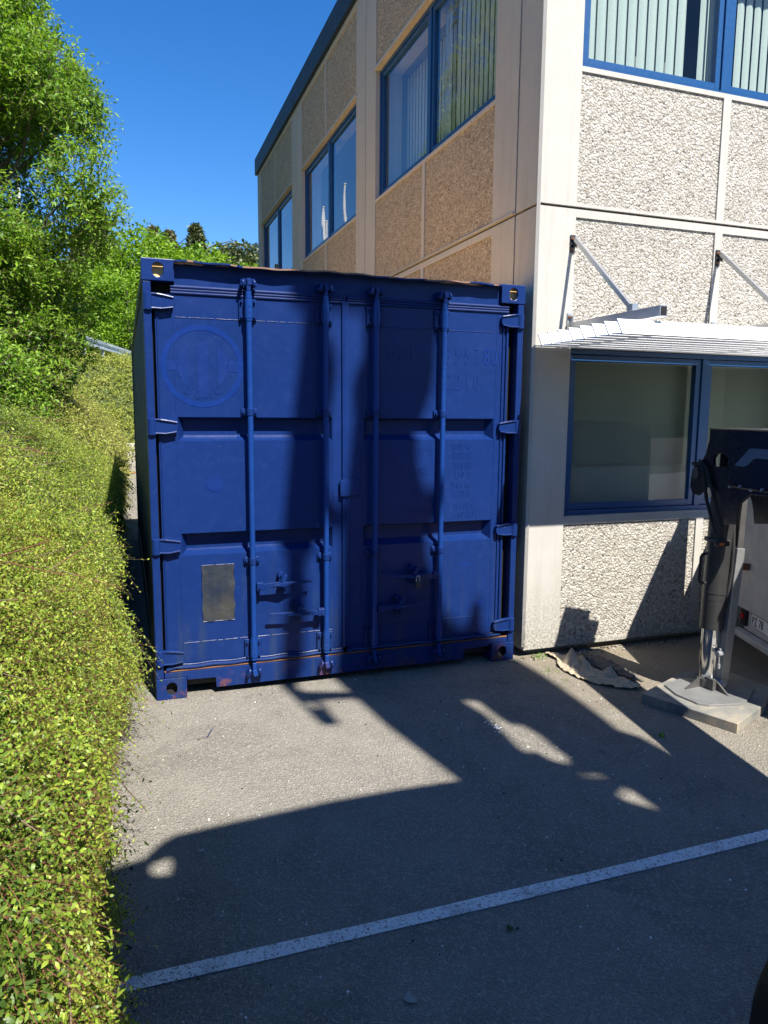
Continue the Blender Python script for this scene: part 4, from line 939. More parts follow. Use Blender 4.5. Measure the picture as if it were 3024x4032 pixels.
def tuft(name, x, y, n, h, label, cat, seed, mat='grass_blade', spread=.03, z0=0):
    rn = random.Random(seed); mb = MB()
    for i in range(n):
        a = rn.uniform(0, 6.28); r = rn.uniform(0, spread); px, py = x+r*math.cos(a), y+r*math.sin(a); hh = h*rn.uniform(.5, 1.1); b = rn.uniform(0, 6.28); l = rn.uniform(.2, .8)*hh; w = h*(.10 if h < .1 else .018)
        dx, dy = math.cos(b), math.sin(b)
        mb.add([(px-dy*w, py+dx*w, z0), (px+dy*w, py-dx*w, z0), (px+dx*l*.5+dy*w*.8, py+dy*l*.5-dx*w*.8, z0+hh*.7), (px+dx*l*.5-dy*w*.8, py+dy*l*.5+dx*w*.8, z0+hh*.7), (px+dx*l, py+dy*l, z0+hh)], [(0, 1, 2, 3), (3, 2, 4)])
    o = build(mb, name, mat, None, recalc=False)
    at = o.data.attributes.new('rnd', 'FLOAT', 'FACE'); at.data.foreach_set('value', [rn.random() for _ in o.data.polygons])
    return tag(o, label, cat)
tuft('weed', 2.64, -.02, 60, .022, 'low green weed at the foot of the building corner beside the rag', 'weed', 1, spread=.075)
tuft('weed', 2.555, -.30, 40, .016, 'sparse mossy weed on the sandy strip left of the rag', 'weed', 2, spread=.07)
tuft('weed', 2.575, -1.385, 14, .03, 'single small green weed in the open asphalt left of the support pad', 'weed', 3, spread=.02)
tuft('weed', 2.56, -.49, 18, .014, 'tiny weed patch below the mossy one near the rag edge', 'weed', 4, spread=.035)
mb = MB(); rn = random.Random(4)
for i in range(40):
    a = rn.uniform(0, 6.28); r = abs(rn.gauss(0, .022)); x, y = 1.779+r*math.cos(a)*1.0, -.995+1.9*r*math.sin(a); s = rn.uniform(.002, .009)
    mb.add([(x+s*math.cos(t)*rn.uniform(.6, 1), y+s*math.sin(t)*rn.uniform(.6, 1), .0035+.0004*i/40) for t in (0, 1.2, 2.5, 3.8, 5)], [(0, 1, 2, 3, 4)])
tag(build(mb, 'bird_dropping', 'white_dropping', None, recalc=False), 'white splashed bird dropping on the shaded asphalt in front of the container', 'bird dropping')
def blade(name, pts, w, mat, label, cat):
    mb = MB(); n = len(pts)
    vs = []
    for i, p in enumerate(pts):
        q = pts[min(i+1, n-1)]; p0 = pts[max(i-1, 0)]; d = Vector((q[0]-p0[0], q[1]-p0[1])).normalized(); ww = w*(1-.8*abs(2*i/(n-1)-1))
        vs += [(p[0]-d.y*ww, p[1]+d.x*ww, p[2]), (p[0]+d.y*ww, p[1]-d.x*ww, p[2]+.001)]
    mb.add(vs, [(2*i, 2*i+1, 2*i+3, 2*i+2) for i in range(n-1)])
    o = build(mb, name, mat, None, recalc=False); return tag(o, label, cat)
blade('torn_grass', [(.146, -.62, .006), (.19, -.625, .010), (.235, -.62, .008), (.262, -.56, .02), (.29, -.50, .012)], .0035, 'ghost_paint_soft', 'bent bluish green grass blade lying on the sunlit asphalt', 'grass blade')
blade('dry_stalk', [(.03, -.40, .006), (.05, -.44, .009), (.075, -.455, .006)], .002, 'twig_brown', 'short curved dry stalk near the left foot of the container', 'stalk')
mb = MB()
for i in range(420):
    x, y = rn.uniform(-.2, 3.2), rn.uniform(-2.9, .0)
    if i < 110: x, y = rn.uniform(2.5, 3.4), rn.uniform(-1.2, 0.05)
    s = rn.uniform(.0015, .0045); mb.obox((x, y, s*.5), (math.cos(i), math.sin(i), 0), (-math.sin(i), math.cos(i), 0), (0, 0, 1), s, s*.7, s*.5); mb.mi[-6:] = [rn.choice([0, 0, 1, 2])]*6
for i in range(260):
    x = rn.uniform(2.5, 5.0); y = .02-abs(rn.gauss(0, .05)); s = rn.uniform(.002, .007); mb.obox((x, y, s*.4), (math.cos(i), math.sin(i), 0), (-math.sin(i), math.cos(i), 0), (0, 0, 1), s, s*.7, s*.5); mb.mi[-6:] = [rn.choice([0, 1, 1])]*6
for i in range(200):
    y = rn.uniform(-3.0, 0); x = -.16-abs(rn.gauss(0, .06)); s = rn.uniform(.002, .006); mb.obox((x, y, s*.4), (math.cos(i), math.sin(i), 0), (-math.sin(i), math.cos(i), 0), (0, 0, 1), s, s*.6, s*.4); mb.mi[-6:] = [1]*6
tag(build(mb, 'grit', ['board_grey', 'soil', 'plate_white'], None, recalc=False), 'loose grit and small stones scattered on the asphalt', 'grit', kind='stuff')
for i, (x, y, s, c, lb) in enumerate([(.62, -2.62, .022, 'screen_pale', 'crumpled pale scrap on the dark asphalt below the white line'), (.10, -1.66, .014, 'board_grey', 'pale grey chip at the edge of the foreground shadow'), (2.965, -.19, .02, 'litter_leaf', 'orange brown dead leaf on the sandy strip behind the rag'), (1.05, -2.45, .016, 'cotoneaster_leaf', 'small green leaf lying just below the white line')]):
    mb = MB(); k = 9; vs = [(x, y, .010)]+[(x+s*rn.uniform(.6, 1.1)*math.cos(6.28*j/k), y+s*rn.uniform(.6, 1.1)*math.sin(6.28*j/k), rn.uniform(.004, .014)) for j in range(k)]
    mb.add(vs, [(0, 1+j, 1+(j+1) % k) for j in range(k)]); o = build(mb, 'litter_scrap' if i < 2 else 'fallen_leaf', c, None, recalc=False); tag(o, lb, 'litter' if i < 2 else 'leaf')
mb = MB()
for i in range(420):
    x, y = rn.uniform(-.5, 2.4), 17.15-abs(rn.gauss(0, .18)); s = rn.uniform(.02, .05); a = rn.uniform(0, 6.28)
    mb.add([(x+s*math.cos(a), y+s*math.sin(a), .01+rn.uniform(0, .05)), (x-s*.5*math.sin(a), y+s*.5*math.cos(a), .02+rn.uniform(0, .07)), (x-s*math.cos(a), y-s*math.sin(a), .01+rn.uniform(0, .05)), (x+s*.5*math.sin(a), y-s*.5*math.cos(a), .015)], [(0, 1, 2, 3)])
tag(build(mb, 'leaf_litter', 'litter_leaf', None, recalc=False), 'drift of dry brown leaves at the foot of the far retaining wall', 'leaves', kind='stuff')
#@@VEG
# ------------------------------------------------------------------ retaining walls, bank
mb = MB(); mb.box(-.62, -.345, -6, 17.15, 0, .92)
tag(build(mb, 'retaining_wall', 'wall_concrete', None, .01, 1), 'low grey concrete retaining wall running under the overhanging cotoneaster bank', 'wall')
mb = MB()
fw_ = empty('end_wall', (0, 17.3, 0), 'pale concrete wall across the far end of the passage beside the container', 'wall')
x = -.62
while x < 9:
    mb = MB(); mb.box(x, x+.148, 17.15+.004*math.sin(x*30), 17.34, 0, .84); build(mb, 'board_marked_panel', 'wall_concrete', fw_, .004, 1); x += .15
def crest(y):
    return np.interp(y, [-6, -2, 0, 2, 3.5, 5, 6.5, 9, 12, 17.2, 21], [1.72, 1.76, 1.80, 1.78, 1.56, 1.42, 1.48, 1.75, 2.1, 2.6, 3.8])
def bank_z(x, y):
    """height of bank surface left of the wall"""
    x = np.asarray(x, float); y = np.asarray(y, float)
    d = np.clip(-.33-x, 0, None); w = .12*np.sin(x*3.1+y*1.3)+.08*np.sin(y*2.7-x*2)+.05*np.sin(y*5.3+x*4.1)
    top = crest(y); z = .98+1.12*d
    z = top-(np.log1p(np.exp((top-z)*6))/6)
    z = z+np.clip(d-1.6, 0, None)*.10
    lump = .05*np.sin(x*11+y*5)*np.sin(y*9-x*6)+.035*np.sin(x*19-y*7)*np.sin(y*17+x*3)
    return z+w*np.clip(d*1.2, 0, .9)+lump*np.clip(d*4+.3, 0, 1)
mb = MB(); xs = [-.34, -.40, -.5, -.65, -.8, -1.0, -1.25, -1.6, -2, -2.6, -3.5, -5, -8, -14, -30]; ys = np.arange(-8, 17.7, .45)
vs = [(x, y, float(bank_z(x, y))-.09) for y in ys for x in xs]; nx = len(xs)
mb.add(vs, [(j*nx+i, j*nx+i+1, (j+1)*nx+i+1, (j+1)*nx+i) for j in range(len(ys)-1) for i in range(nx-1)], True)
tag(build(mb, 'bank', 'soil', None), kind='structure')

# ------------------------------------------------------------------ leaf engine
def norm(a): return a/np.maximum(np.linalg.norm(a, axis=-1, keepdims=True), 1e-9)
def leaves_mesh(name, P, D, U, L, Wd, mat, oval=False, parent=None, extra=None, rnd=None):
    """P base points, D direction, U approximate leaf normal, L length, Wd half width"""
    n = len(P); D = norm(D); S = norm(np.cross(D, U)); Nn = norm(np.cross(S, D)); L = L[:, None]; W = Wd[:, None]
    if oval:
        V = np.stack([P, P+D*L*.35-S*W+Nn*W*.35, P+D*L*.35+S*W+Nn*W*.35, P+D*L*.75-S*W*.75+Nn*W*.25, P+D*L*.75+S*W*.75+Nn*W*.25, P+D*L-Nn*L*.08], 1).reshape(-1, 3)
        loops = np.array([0, 2, 1, 1, 2, 4, 3, 3, 4, 5]); st = np.array([0, 3, 7]); nv, nl, nf = 6, 10, 3
    else:
        V = np.stack([P, P+D*L*.5-S*W+Nn*W*.4, P+D*L, P+D*L*.5+S*W+Nn*W*.4], 1).reshape(-1, 3)
        loops = np.array([0, 3, 2, 0, 2, 1]); st = np.array([0, 3]); nv, nl, nf = 4, 6, 2
    V = V-np.array(rootloc(parent))
    LI = (loops[None, :]+nv*np.arange(n)[:, None]).ravel(); LS = (st[None, :]+nl*np.arange(n)[:, None]).ravel()
    rv = np.repeat(RNG.random(n) if rnd is None else rnd, nf); mi = np.zeros(len(LS), np.int32)
    mats = [mat]
    if extra is not None:                       # twigs: (A, B, r) arrays and material
        A, B, r, tm = extra; k = len(A); d = norm(B-A); x = norm(np.cross(d, np.array([.3, .2, 1.]))); y = np.cross(d, x); r = r[:, None]
        tv = []
        for p, s in ((A, 1.0), (B, .6)):
            for a in range(3):
                t = 2.094*a; tv.append(p+x*r*s*math.cos(t)+y*r*s*math.sin(t))
        TV = np.stack(tv, 1).reshape(-1, 3)-np.array(rootloc(parent)); o0 = len(V); V = np.concatenate([V, TV])
        q = np.array([0, 1, 4, 3, 1, 2, 5, 4, 2, 0, 3, 5]); LI = np.concatenate([LI, (q[None]+6*np.arange(k)[:, None]+o0).ravel()])
        LS = np.concatenate([LS, n*nl+(np.array([0, 4, 8])[None]+12*np.arange(k)[:, None]).ravel()]); mi = np.concatenate([mi, np.ones(3*k, np.int32)]); rv = np.concatenate([rv, np.zeros(3*k)]); mats.append(tm)
    me = bpy.data.meshes.new(name); me.vertices.add(len(V)); me.vertices.foreach_set('co', V.astype(np.float32).ravel())
    me.loops.add(len(LI)); me.loops.foreach_set('vertex_index', LI.astype(np.int32)); me.polygons.add(len(LS)); me.polygons.foreach_set('loop_start', LS.astype(np.int32))
    me.update(calc_edges=True)
    for mm in mats: me.materials.append(M[mm])
    me.polygons.foreach_set('material_index', mi)
    at = me.attributes.new('rnd', 'FLOAT', 'FACE'); at.data.foreach_set('value', rv.astype(np.float32))
    o = bpy.data.objects.new(name, me); COL.objects.link(o); o.parent = parent
    return o
def sprigs(base, dirn, length, K, ll, lw, droop=.3, spread=.75, upb=.42, tw=.0012):
    """grow twigs with K leaves; returns leaf arrays and twig segments"""
    n = len(base); d = norm(dirn); side = norm(np.cross(d, RNG.normal(size=(n, 3)))); oth = np.cross(d, side)
    t = np.linspace(.08, 1, K)[None, :, None]; Ln = length[:, None, None]
    bend = RNG.normal(size=(n, 1, 3))*.18; grav = np.array([0, 0, -droop])[None, None]
    pts = base[:, None]+d[:, None]*t*Ln+(bend+grav)*(t**2)*Ln
    tang = norm(d[:, None]+2*(bend+grav)*t)
    ph = (np.arange(K)[None, :]*2.4+RNG.random((n, 1))*6.28)[..., None]
    rad = side[:, None]*np.cos(ph)+oth[:, None]*np.sin(ph)
    ld = norm(tang*(1-spread)+rad*spread+RNG.normal(size=(n, K, 3))*.18)
    un = norm(np.array([.05, -.25, 1.])[None, None]*upb+RNG.normal(size=(n, K, 3))*.5+rad*.2)
    L = ll*RNG.uniform(.45, 1.4, (n, K)); W = lw*RNG.uniform(.65, 1.25, (n, K))*np.linspace(1.1, .75, K)[None]
    pat = .5+.5*np.sin(base[:, 0]*4.1+base[:, 1]*2.9)*np.sin(base[:, 2]*5.3-base[:, 1]*1.7)
    rn_ = np.clip(RNG.random((n, 1))*.40+RNG.random((n, K))*.38+.22*pat[:, None]+.10*np.linspace(-1, 1, K)[None], 0, 1)
    mid = base+d*length[:, None]*.5+(bend[:, 0]+grav[:, 0])*.25*length[:, None]
    A = np.concatenate([base, mid]); B = np.concatenate([mid, pts[:, -1]]); r = np.full(len(A), tw)
    return pts.reshape(-1, 3), ld.reshape(-1, 3), un.reshape(-1, 3), L.ravel(), W.ravel(), rn_.ravel(), (A, B, r)
def vis(P, margin=4.0):
    az = np.degrees(np.arctan2(P[:, 0]-CAMP.x, P[:, 1]-CAMP.y)); return (az > -8.5-margin) & (P[:, 1] > CAMP.y+.25)
def bank_points(n, y0, y1, xmin, face):
    y = RNG.uniform(y0, y1, n)
    if face:
        z = RNG.uniform(.05, 1.02, n); x = -.335+RNG.normal(size=n)*.012+.065*np.sin(y*5.1+z*3)*np.sin(z*6-y*3)+.03*np.sin(y*15+1)*np.sin(z*13)+.13*np.exp(-((y+.45)/.55)**2)*np.exp(-((z-.55)/.33)**2)+.06*np.exp(-((y+2.9)/.5)**2)*np.exp(-((z-.4)/.3)**2)
        nn = np.tile(np.array([1., -.1, .15]), (n, 1)); P = np.stack([x, y, z], 1)
    else:
        x = -.335-RNG.random(n)**1.15*(-xmin-.335); z = bank_z(x, y)-.05; e = .05
        gx = (bank_z(x+e, y)-bank_z(x-e, y))/(2*e); gy = (bank_z(x, y+e)-bank_z(x, y-e))/(2*e)
        nn = norm(np.stack([-gx, -gy, np.ones(n)], 1)); P = np.stack([x, y, z], 1)
    k = vis(P); return P[k], nn[k]
def hedge_block(name, specs, ll, lw, K, mat, oval, tmat, label, slen, tw=.0013):
    acc = [[] for _ in range(6)]; TA, TB, TR = [], [], []
    for (n, y0, y1, xmin, face) in specs:
        P, nn = bank_points(n, y0, y1, xmin, face)
        dens = .5+.55*np.sin(P[:, 1]*7.3+P[:, 2]*9+np.sin(P[:, 0]*13)*1.5)*np.sin(P[:, 1]*3.1-P[:, 2]*12+P[:, 0]*9)+.35*np.sin(P[:, 1]*17+P[:, 0]*21)*np.sin(P[:, 2]*19+P[:, 0]*15)
        keep = RNG.random(len(P)) < np.clip(dens+.42, .22, 1); P, nn = P[keep], nn[keep]
        tan = RNG.normal(size=P.shape)
        if face:
            thin = RNG.random(len(P)) < np.clip(.30+P[:, 2]*.8, 0, 1); P, nn, tan = P[thin], nn[thin], tan[thin]
            d = nn*RNG.uniform(.1, .7, (len(P), 1))+tan*np.array([.15, .45, .2])+np.array([0, 0, -.7]); ln = slen*RNG.uniform(.5, 1.25, len(P))
        else:
            d = nn*RNG.uniform(.25, .9, (len(P), 1))+tan*.5+np.array([.45, -.1, -.25]); ln = slen*RNG.uniform(.5, 1.3, len(P))
        lg = RNG.random(len(P)) < (.010 if face else .03); ln = np.where(lg, ln*1.7, ln); d = d+np.where(lg[:, None], nn*.25, 0)
        a = sprigs(P, d, ln, K, ll, lw, droop=.35 if face else .15, tw=tw, spread=.62)
        for q in range(6): acc[q].append(a[q])
        TA.append(a[6][0]); TB.append(a[6][1]); TR.append(a[6][2])
    c = [np.concatenate(q) for q in acc]
    o = leaves_mesh(name, c[0], c[1], c[2], c[3], c[4], mat, oval, None, (np.concatenate(TA), np.concatenate(TB), np.concatenate(TR), tmat), c[5])
    return tag(o, label, 'ground cover', kind='stuff')
hedge_block('cotoneaster_cover', [(18500, -4.3, -.6, -1.1, False), (19500, -4.1, -.6, -1, True)], .0132, .0038, 14, 'cotoneaster_leaf', True, 'twig_red', 'near part of the dense small leaved cotoneaster spilling over the low wall', .12, .0007)
hedge_block('cotoneaster_cover', [(31000, -.6, 6.0, -2.4, False), (11500, -.6, 6.0, -1, True)], .021, .0060, 10, 'cotoneaster_leaf', False, 'twig_brown', 'yellow green cotoneaster bank beside the shadow of the container', .15, .0008)
hedge_block('ivy_cover', [(15000, 6.0, 17.6, -4.5, False), (3500, 6.0, 17.2, -1, True)], .045, .014, 9, 'ivy_leaf', False, 'twig_brown', 'far stretch of low evergreen cover below the guard rail', .26, .003)
# slope above the far end wall
n = 11000; x = RNG.uniform(-6, 4, n); y = RNG.uniform(17.1, 23, n); z = hill_z(x, y)+.02+.1*np.sin(x*3)*np.sin(y*4)
a = sprigs(np.stack([x, y, z], 1), RNG.normal(size=(n, 3))*.5+np.array([.1, -.5, .5]), RNG.uniform(.2, .45, n), 9, .06, .02)
o = leaves_mesh('slope_cover', a[0], a[1], a[2], a[3], a[4], 'ivy_leaf', False, None, (*a[6][:2], a[6][2]*2.5, 'twig_brown'), a[5])
tag(o, 'yellowish evergreen cover on the steep slope above the far end wall', 'ground cover', kind='stuff')
# loose trailing shoots that reach over the asphalt
def shoots(lst, name, label):
    b = []; d = []; l = []
    for (p, q, _) in lst: b.append(p); d.append(np.array(q)-np.array(p)); l.append(np.linalg.norm(np.array(q)-np.array(p)))
    a = sprigs(np.array(b, float), np.array(d, float), np.array(l), 16, .019, .0055, droop=.05, spread=.8, tw=.0022)
    o = leaves_mesh(name, a[0], a[1], a[2], a[3], a[4], 'cotoneaster_leaf', True, None, (*a[6][:2], a[6][2], 'twig_red'), a[5])
    return tag(o, label, 'shoot')
shoots([((-.27, -1.60, .45), (-.075, -1.62, .13), 0)], 'trailing_shoot', 'long dark shoot dangling from the cotoneaster over the sunlit asphalt')
for i, (p, q, lb) in enumerate([((-.26, -.55, .62), (-.05, -.35, .42), 'leafy shoot reaching towards the bottom left hinge of the container'),
                 ((-.27, -.75, .50), (-.10, -.60, .30), 'lower leafy shoot hanging in front of the black passage shadow'),
                 ((-.27, -.95, .35), (-.14, -.86, .12), 'short drooping shoot just left of the container foot'),
                 ((-.27, -2.0, .42), (-.17, -2.05, .20), 'shoot in the shade above the left end of the white line')]):
    shoots([(p, q, 0), (tuple(np.array(p)+[0, .04, .02]), tuple(np.array(q)+[-.04, .06, .05]), 0)], 'trailing_shoot', lb)
o = tuft('grass_tuft', -.60, -.9, 20, .20, 'tuft of long grass blades growing out of the cotoneaster bank', 'grass', 9, spread=.12, z0=1.2)
# scattered bare stems woven through the hedge
rs = random.Random(12); mb = MB()
for i in range(110):
    y = rs.uniform(-3.2, 3.5); fc = rs.random() < .45
    if fc: p = Vector((-.285+rs.uniform(-.02, .03), y, rs.uniform(.2, 1.0))); d = Vector((rs.uniform(-.05, .12), rs.uniform(-1, 1), rs.uniform(-.8, .3)))
    else:
        x = rs.uniform(-1.0, -.36); p = Vector((x, y, float(bank_z(x, y))+.035)); d = Vector((rs.uniform(-.2, 1), rs.uniform(-1, 1), rs.uniform(-.5, .2)))
    L = rs.uniform(.12, .38); d.normalize(); pts = [p]
    for q in range(3): pts.append(pts[-1]+d*L/3+Vector((rs.uniform(-1, 1), rs.uniform(-1, 1), rs.uniform(-.6, .4)))*L*.05)
    mb.path(pts, [.0028, .0022, .0016, .001], 5); mb.mi[-15:] = [rs.choice([0, 1])]*15
tag(build(mb, 'bare_stems', ['twig_brown', 'twig_red'], None, recalc=False), kind='stuff')['label'] = 'brown and reddish bare stems woven through the cotoneaster hedge'
# bare twigs lying over the hedge
mb = MB(); mb.path([(-.62, -2.1, 1.22), (-.52, -1.75, 1.23), (-.45, -1.3, 1.17), (-.40, -.9, 1.12)], [.005, .004, .003, .002], 6); mb.path([(-.62, -1.9, 1.25), (-.52, -1.6, 1.22), (-.46, -1.1, 1.16)], [.004, .003, .002], 6)
tag(build(mb, 'bare_twig', 'twig_brown', None), 'bare brown forked twig lying across the cotoneaster', 'twig')

# ------------------------------------------------------------------ trees
def limb_path(mb, a, b, r0, r1, wob=.12, seg=5, n=7, rn=random):
    pts = []; a = Vector(a); b = Vector(b); L = (b-a).length
    for i in range(seg+1):
        t = i/seg; p = a.lerp(b, t); 
        if 0 < i < seg: p += Vector((rn.uniform(-1, 1), rn.uniform(-1, 1), rn.uniform(-.5, .5)))*wob*L/seg
        pts.append(p)
    mb.path(pts, [r0+(r1-r0)*i/seg for i in range(seg+1)], n); return pts
def big_tree(name, base, zs, rs, nsp, ll, lw, mat, bark, label, seed, slen=.34, K=9, droop=.25, clump=60, lean=0.0):
    """crown filled between heights with radius profile"""
    root = empty(name, base, label, 'tree'); rn = random.Random(seed); r_ = np.random.default_rng(seed)
    zt = zs[-1]; b = Vector(base)
    tm = MB(); main = limb_path(tm, b+Vector((0, 0, -.4)), b+Vector((lean, 0, zt-.5)), .13, .02, .25, 8, 9, rn)
    cl = []
    for i in range(clump):
        h = rn.uniform(zs[0], zt); R0 = float(np.interp(h, zs, rs)); a = rn.uniform(0, 6.28); rr = R0*math.sqrt(rn.uniform(.15, 1.05))
        c = b+Vector((rr*math.cos(a)+lean*h/zt, rr*math.sin(a), h)); cl.append((c, rn.uniform(.35, .75)*max(.5, R0*.42)))
        if i % 2 == 0:
            s = b+Vector((lean*h/zt, 0, max(zs[0]*.4, h-rr*.8-.3))); limb_path(tm, s, c, .035, .008, .3, 4, 5, rn)
    build(tm, 'trunk', bark, root)
    C = np.array([c for c, _ in cl]); Rr = np.array([q for _, q in cl]); w = Rr**2/np.sum(Rr**2)
    idx = r_.choice(len(C), nsp, p=w); v = norm(r_.normal(size=(nsp, 3))); rad = Rr[idx]*r_.random(nsp)**.4
    P = C[idx]+v*rad[:, None]*np.array([1, 1, .85])
    # keep inside profile
    h = P[:, 2]-b.z; ax = np.hypot(P[:, 0]-b.x-lean*h/zt, P[:, 1]-b.y); lim = np.interp(h, zs, rs)*1.06; k = (ax < lim) & (h > zs[0]-.3) & (h < zt+.2)
    P = P[k]; v = v[k]; d = v*.6+np.array([0, 0, .25])+r_.normal(size=P.shape)*.35
    a = sprigs(P, d, slen*r_.uniform(.5, 1.3, len(P)), K, ll, lw, droop=droop, spread=.6, tw=.003, upb=1.0)
    o = leaves_mesh('crown', a[0], a[1], a[2], a[3], a[4], mat, False, root, (*a[6][:2], a[6][2], 'twig_brown'), a[5])
    return root
# bush-like willow close behind the bank, birch behind it
big_tree('willow_tree', (-2.25, 8.7, 1.55), [0.1, .9, 1.9, 2.8, 3.7, 4.5, 5.2, 6.0, 6.6], [1.0, 1.6, 1.8, 1.95, 2.2, 2.0, 1.75, 1.35, .8], 15500, .082, .021, 'willow_leaf', 'bark', 'bushy broad leaved tree with bright green leaves at the left edge', 3, clump=120)
big_tree('birch_tree', (-3.6, 10.4, 1.8), [2.5, 4.0, 5.5, 7.0, 8.5, 10, 11, 12], [1.6, 2.0, 2.2, 2.25, 2.1, 1.6, 1.0, .3], 7800, .075, .026, 'birch_leaf', 'birch_bark', 'taller birch with pale drooping leaves behind the bushy tree', 5, droop=.9, clump=110)
big_tree('willow_shrub', (-2.1, 6.6, 1.35), [0.0, .5, 1.0, 1.5], [.9, 1.0, .8, .3], 1500, .07, .02, 'willow_leaf', 'bark', 'dark low shrub under the bushy tree behind the hedge crest', 8, clump=26)
def tree_kind(kind, seed):
    r_ = np.random.default_rng(seed)
    if kind == 'broad':
        nc = 26; h = r_.uniform(.28, 1, nc); rr = .42*np.sqrt(np.clip(1-((h-.55)/.5)**2, 0.05, 1)); a = r_.uniform(0, 6.28, nc); q = np.sqrt(r_.uniform(.1, 1, nc))
        C = np.stack([rr*q*np.cos(a), rr*q*np.sin(a), h*.92], 1); n = 6500; i = r_.integers(0, nc, n); v = norm(r_.normal(size=(n, 3))); P = C[i]+v*(.115*r_.random(n)**.33)[:, None]*(r_.uniform(.8, 1.3, nc)[i])[:, None]
        D = norm(v+r_.normal(size=(n, 3))*.6); U = norm(v+np.array([0, -.3, 1.])+r_.normal(size=(n, 3))*.4); L = .027*r_.uniform(.6, 1.4, n); W = .011*r_.uniform(.7, 1.3, n)
        rnd = np.clip(.5+.5*(r_.random(nc)[i]-.5)+.5*(r_.random(n)-.5), 0, 1)
    else:
        n = 6000; pine = kind == 'pine'; lv = 15 if not pine else 12
        t = (r_.integers(0, lv, n)+r_.random(n)*.5)/lv
        R0 = (.25*(1-t)**.95+.012) if not pine else .26*np.sqrt(np.clip(1-((t-.55)/.55)**2, .04, 1)); a = (r_.integers(0, 9, n)+.5*r_.normal(size=n))*.7+t*40; q = r_.random(n)**.6
        z = (.12 if not pine else .35)+t*(.88 if not pine else .62)-q*R0*.35+r_.normal(size=n)*.008
        P = np.stack([R0*q*np.cos(a), R0*q*np.sin(a), z], 1); rad = np.stack([np.cos(a), np.sin(a), np.zeros(n)], 1); D = norm(rad+r_.normal(size=(n, 3))*.6); U = norm(np.array([0, -.3, 1.])+r_.normal(size=(n, 3))*.5)
        L = .030*r_.uniform(.6, 1.4, n); W = .009*r_.uniform(.7, 1.3, n); rnd = r_.random(n)
    return P, D, U, L, W, rnd
protos = {}
def far_tree(kind, variant, x, y, H, label, group=None, brown=False, z=None, wd=1.0):
    key = (kind, variant, brown)
    if key not in protos:
        P, D, U, L, W, rnd = tree_kind(kind, 100+variant*7+len(kind))
        root = empty('leafy_tree' if kind == 'broad' else ('pine_tree' if kind == 'pine' else 'spruce_tree'), (0, 0, 0), label, 'tree')
        leaves_mesh('crown', P, D, U, L, W, 'far_leaf' if kind == 'broad' else ('brown_needle' if brown else 'pine_needle'), False, root, None, rnd)
        mb = MB(); mb.path([(0, 0, -.03), (.01, 0, .3), (0, .01, .6), (0, 0, .93)], [.022, .017, .011, .003], 6)
        for q in range(7): a = q*2.4; z0 = .3+q*.08; mb.path([(0, 0, z0), (.12*math.cos(a), .12*math.sin(a), z0+.08), (.24*math.cos(a), .24*math.sin(a), z0+.12)], [.007, .005, .002], 4)
        build(mb, 'trunk', 'bark', root); protos[key] = root; t = root
    else: t = copy_tree(protos[key])
    t.location = (x, y, float(hill_z(x, y)) if z is None else z); t.scale = (H*wd, H*wd, H); t.rotation_euler = (0, 0, random.uniform(0, 6.28)); t['label'] = label
    if group: t['group'] = group
    elif 'group' in t: del t['group']
    return t
GB, GC_ = 'leafy trees filling the wooded hill', 'conifers scattered on the wooded hill'
LBb, LBc = 'bright green leafy tree within the wooded hillside', 'grey green conifer within the wooded hillside'
# skyline individuals
def at(az, el, y, mn=2.0):
    x = CAMP.x+(y-CAMP.y)*math.tan(R(az)); top = CAMP.z+(y-CAMP.y)/math.cos(R(az))*math.tan(R(el)); return x, y, max(mn, top-float(hill_z(x, y)))
def sky_tree(kind, v, az, el, y, lb, brown=False, wd=1.0): x, y, H = at(az, el, y); return far_tree(kind, v, x, y, H, lb, brown=brown, wd=wd)
sky_tree('spruce', 0, -1.2, 13.9, 43, 'tallest grey brown conifer on the skyline next to the bushy tree', True, 1.15)
sky_tree('spruce', 1, -2.5, 12.4, 38, 'brown conifer half hidden behind the bushy tree', True, 1.1)
sky_tree('spruce', 2, 1.0, 10.6, 36, 'dark small conifer low on the hillside above the container corner', False, .9)
sky_tree('spruce', 1, 5.45, 13.4, 46, 'dense conifer standing on the skyline at the middle of the hill', False, 1.15)
sky_tree('spruce', 2, 2.45, 13.1, 52, 'brownish conifer on the skyline between the leafy crowns', True)
sky_tree('spruce', 0, 3.6, 12.9, 50, 'second brownish conifer on the skyline, just left of the dense one', True)
sky_tree('pine', 0, 7.75, 12.2, 52, 'small pine on the skyline left of the wide pine')
sky_tree('pine', 1, 8.75, 12.7, 48, 'wide topped pine on the skyline near the roof edge', False, 1.3)
sky_tree('pine', 2, 9.9, 12.0, 50, 'pine half hidden by the far corner of the building')
for q, (az, el, y, wd, lb) in enumerate([(.2, 11.9, 37, 1.25, 'round bright green crown right of the tallest conifer'), (1.35, 12.4, 39, 1.1, 'second bright green crown on the skyline, above the container corner'),
        (2.9, 11.4, 36, 1.3, 'broad bright green crown below the two brownish conifers'), (4.35, 11.7, 38, 1.1, 'bright green crown just left of the dense conifer'), (6.5, 11.0, 37, 1.35, 'low bright green crown right of the dense conifer'),
        (7.9, 10.2, 36, 1.3, 'low green crown under the small skyline pine'), (9.2, 10.3, 38, 1.3, 'green crown under the wide pine beside the roof edge')]):
    sky_tree('broad', q % 3, az, el, y, lb, wd=wd)
rr_ = random.Random(5)
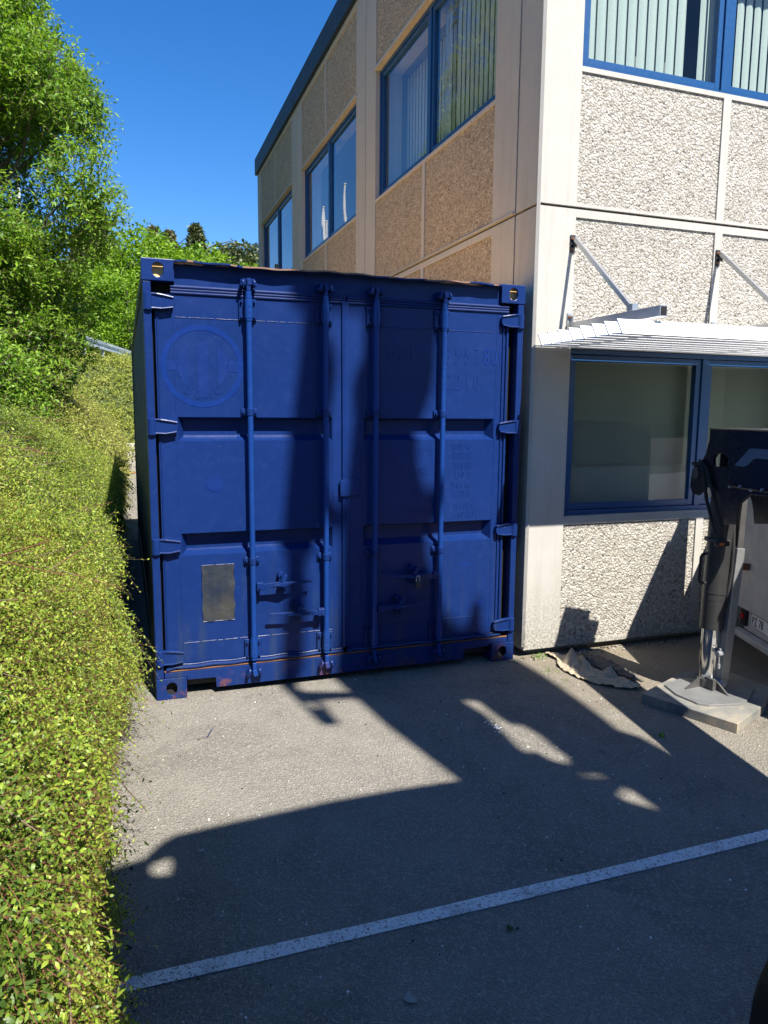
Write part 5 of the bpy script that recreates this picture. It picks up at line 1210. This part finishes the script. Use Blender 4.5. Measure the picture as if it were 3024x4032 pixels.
for y0, H, step in ((34, 3.9, 2.5), (42, 6.0, 3.0), (50, 6.6, 3.4), (59, 7.0, 3.8), (69, 7.4, 4.2), (79, 7.6, 4.6), (90, 7.6, 4.6)):
    x = -y0*.36
    while x < y0*.20+3:
        y = y0+rr_.uniform(-2.5, 2.5); h = H*rr_.uniform(.85, 1.15); r = rr_.random()
        az = math.degrees(math.atan2(x-CAMP.x, y-CAMP.y)); lim = 11.0 if az < 6 else 10.0
        if 59 <= y0 <= 80: lim -= 1.2
        h = min(h, at(az, lim, y)[2]/1.15)
        if r < .70 or y0 < 40: far_tree('broad', rr_.randrange(3), x, y, h, LBb, GB, wd=rr_.uniform(.95, 1.3))
        elif r < .9: far_tree('spruce', rr_.randrange(3), x, y, h*1.15, LBc, GC_, rr_.random() < .5, wd=1.15)
        else: far_tree('pine', rr_.randrange(3), x, y, h*1.1, LBc, GC_)
        x += step*rr_.uniform(.8, 1.2)
for i, (x, y, H, lb) in enumerate([(-1.9, 26.5, 3.9, 'light green roadside tree just above the guard rail'), (.2, 27.5, 3.7, 'light green tree above the guard rail beside the container edge'), (-3.6, 25.5, 4.4, 'roadside tree above the rail, behind the bushy tree')]):
    far_tree('broad', i, x, y, H, lb, wd=1.25)
# guard rail
gr = empty('guard_rail', (-.3, 23.8, 3.5), 'white and blue grey metal guard rail above the overgrown slope', 'guard rail')
ga, gb = Vector((-5.2, 4.0, 3.93)), None
ga = Vector((-2.6, 14.2, 3.93)); ga = Vector((-.726-1.2*.906, 22-1.2*3.7, 3.93)); gb = Vector((-.726+2.2*.906, 22+2.2*3.7, 3.93))
mb = MB(); gd = (gb-ga).normalized(); gs_ = Vector((gd.y, -gd.x, 0))
pr = [(-.0, .15), (.08, .13), (.08, .06), (.0, .03), (.0, -.03), (.08, -.06), (.08, -.13), (.0, -.15)]
mb.profile(pr, lambda u, a, c: tuple(ga+gd*u+gs_*a+Vector((0, 0, c-.06))), 0, (gb-ga).length); build(mb, 'rail_beam', 'rail_white', gr, recalc=False)
u = .6
while u < (gb-ga).length:
    p = ga+gd*u; mb = MB(); mb.box(p.x-.05, p.x+.05, p.y-.05, p.y+.05, 3.45, 3.85); build(mb, 'rail_post', 'galvanised', gr); u += 2
# flagpoles that show mirrored in the side window
for (x, y, h, lb) in ((-4.5, 28.8, 12.0, 'tall white flagpole seen mirrored in the middle side window'), (-3.85, 30.2, 11.3, 'white flagpole, second of three mirrored in the side window'), (-4.3, 31.5, 11.0, 'thin white flagpole, farthest of the three mirrored')):
    f = empty('flagpole', (x, y, 3.4), lb, 'flagpole'); mb = MB(); mb.tube((x, y, 3.3), (x, y, h-.1), .065, .05, 12); build(mb, 'pole', 'pole_white', f); mb = MB(); mb.sphere((x, y, h-.05), .08, 10, .6); build(mb, 'pole_cap', 'pole_white', f)
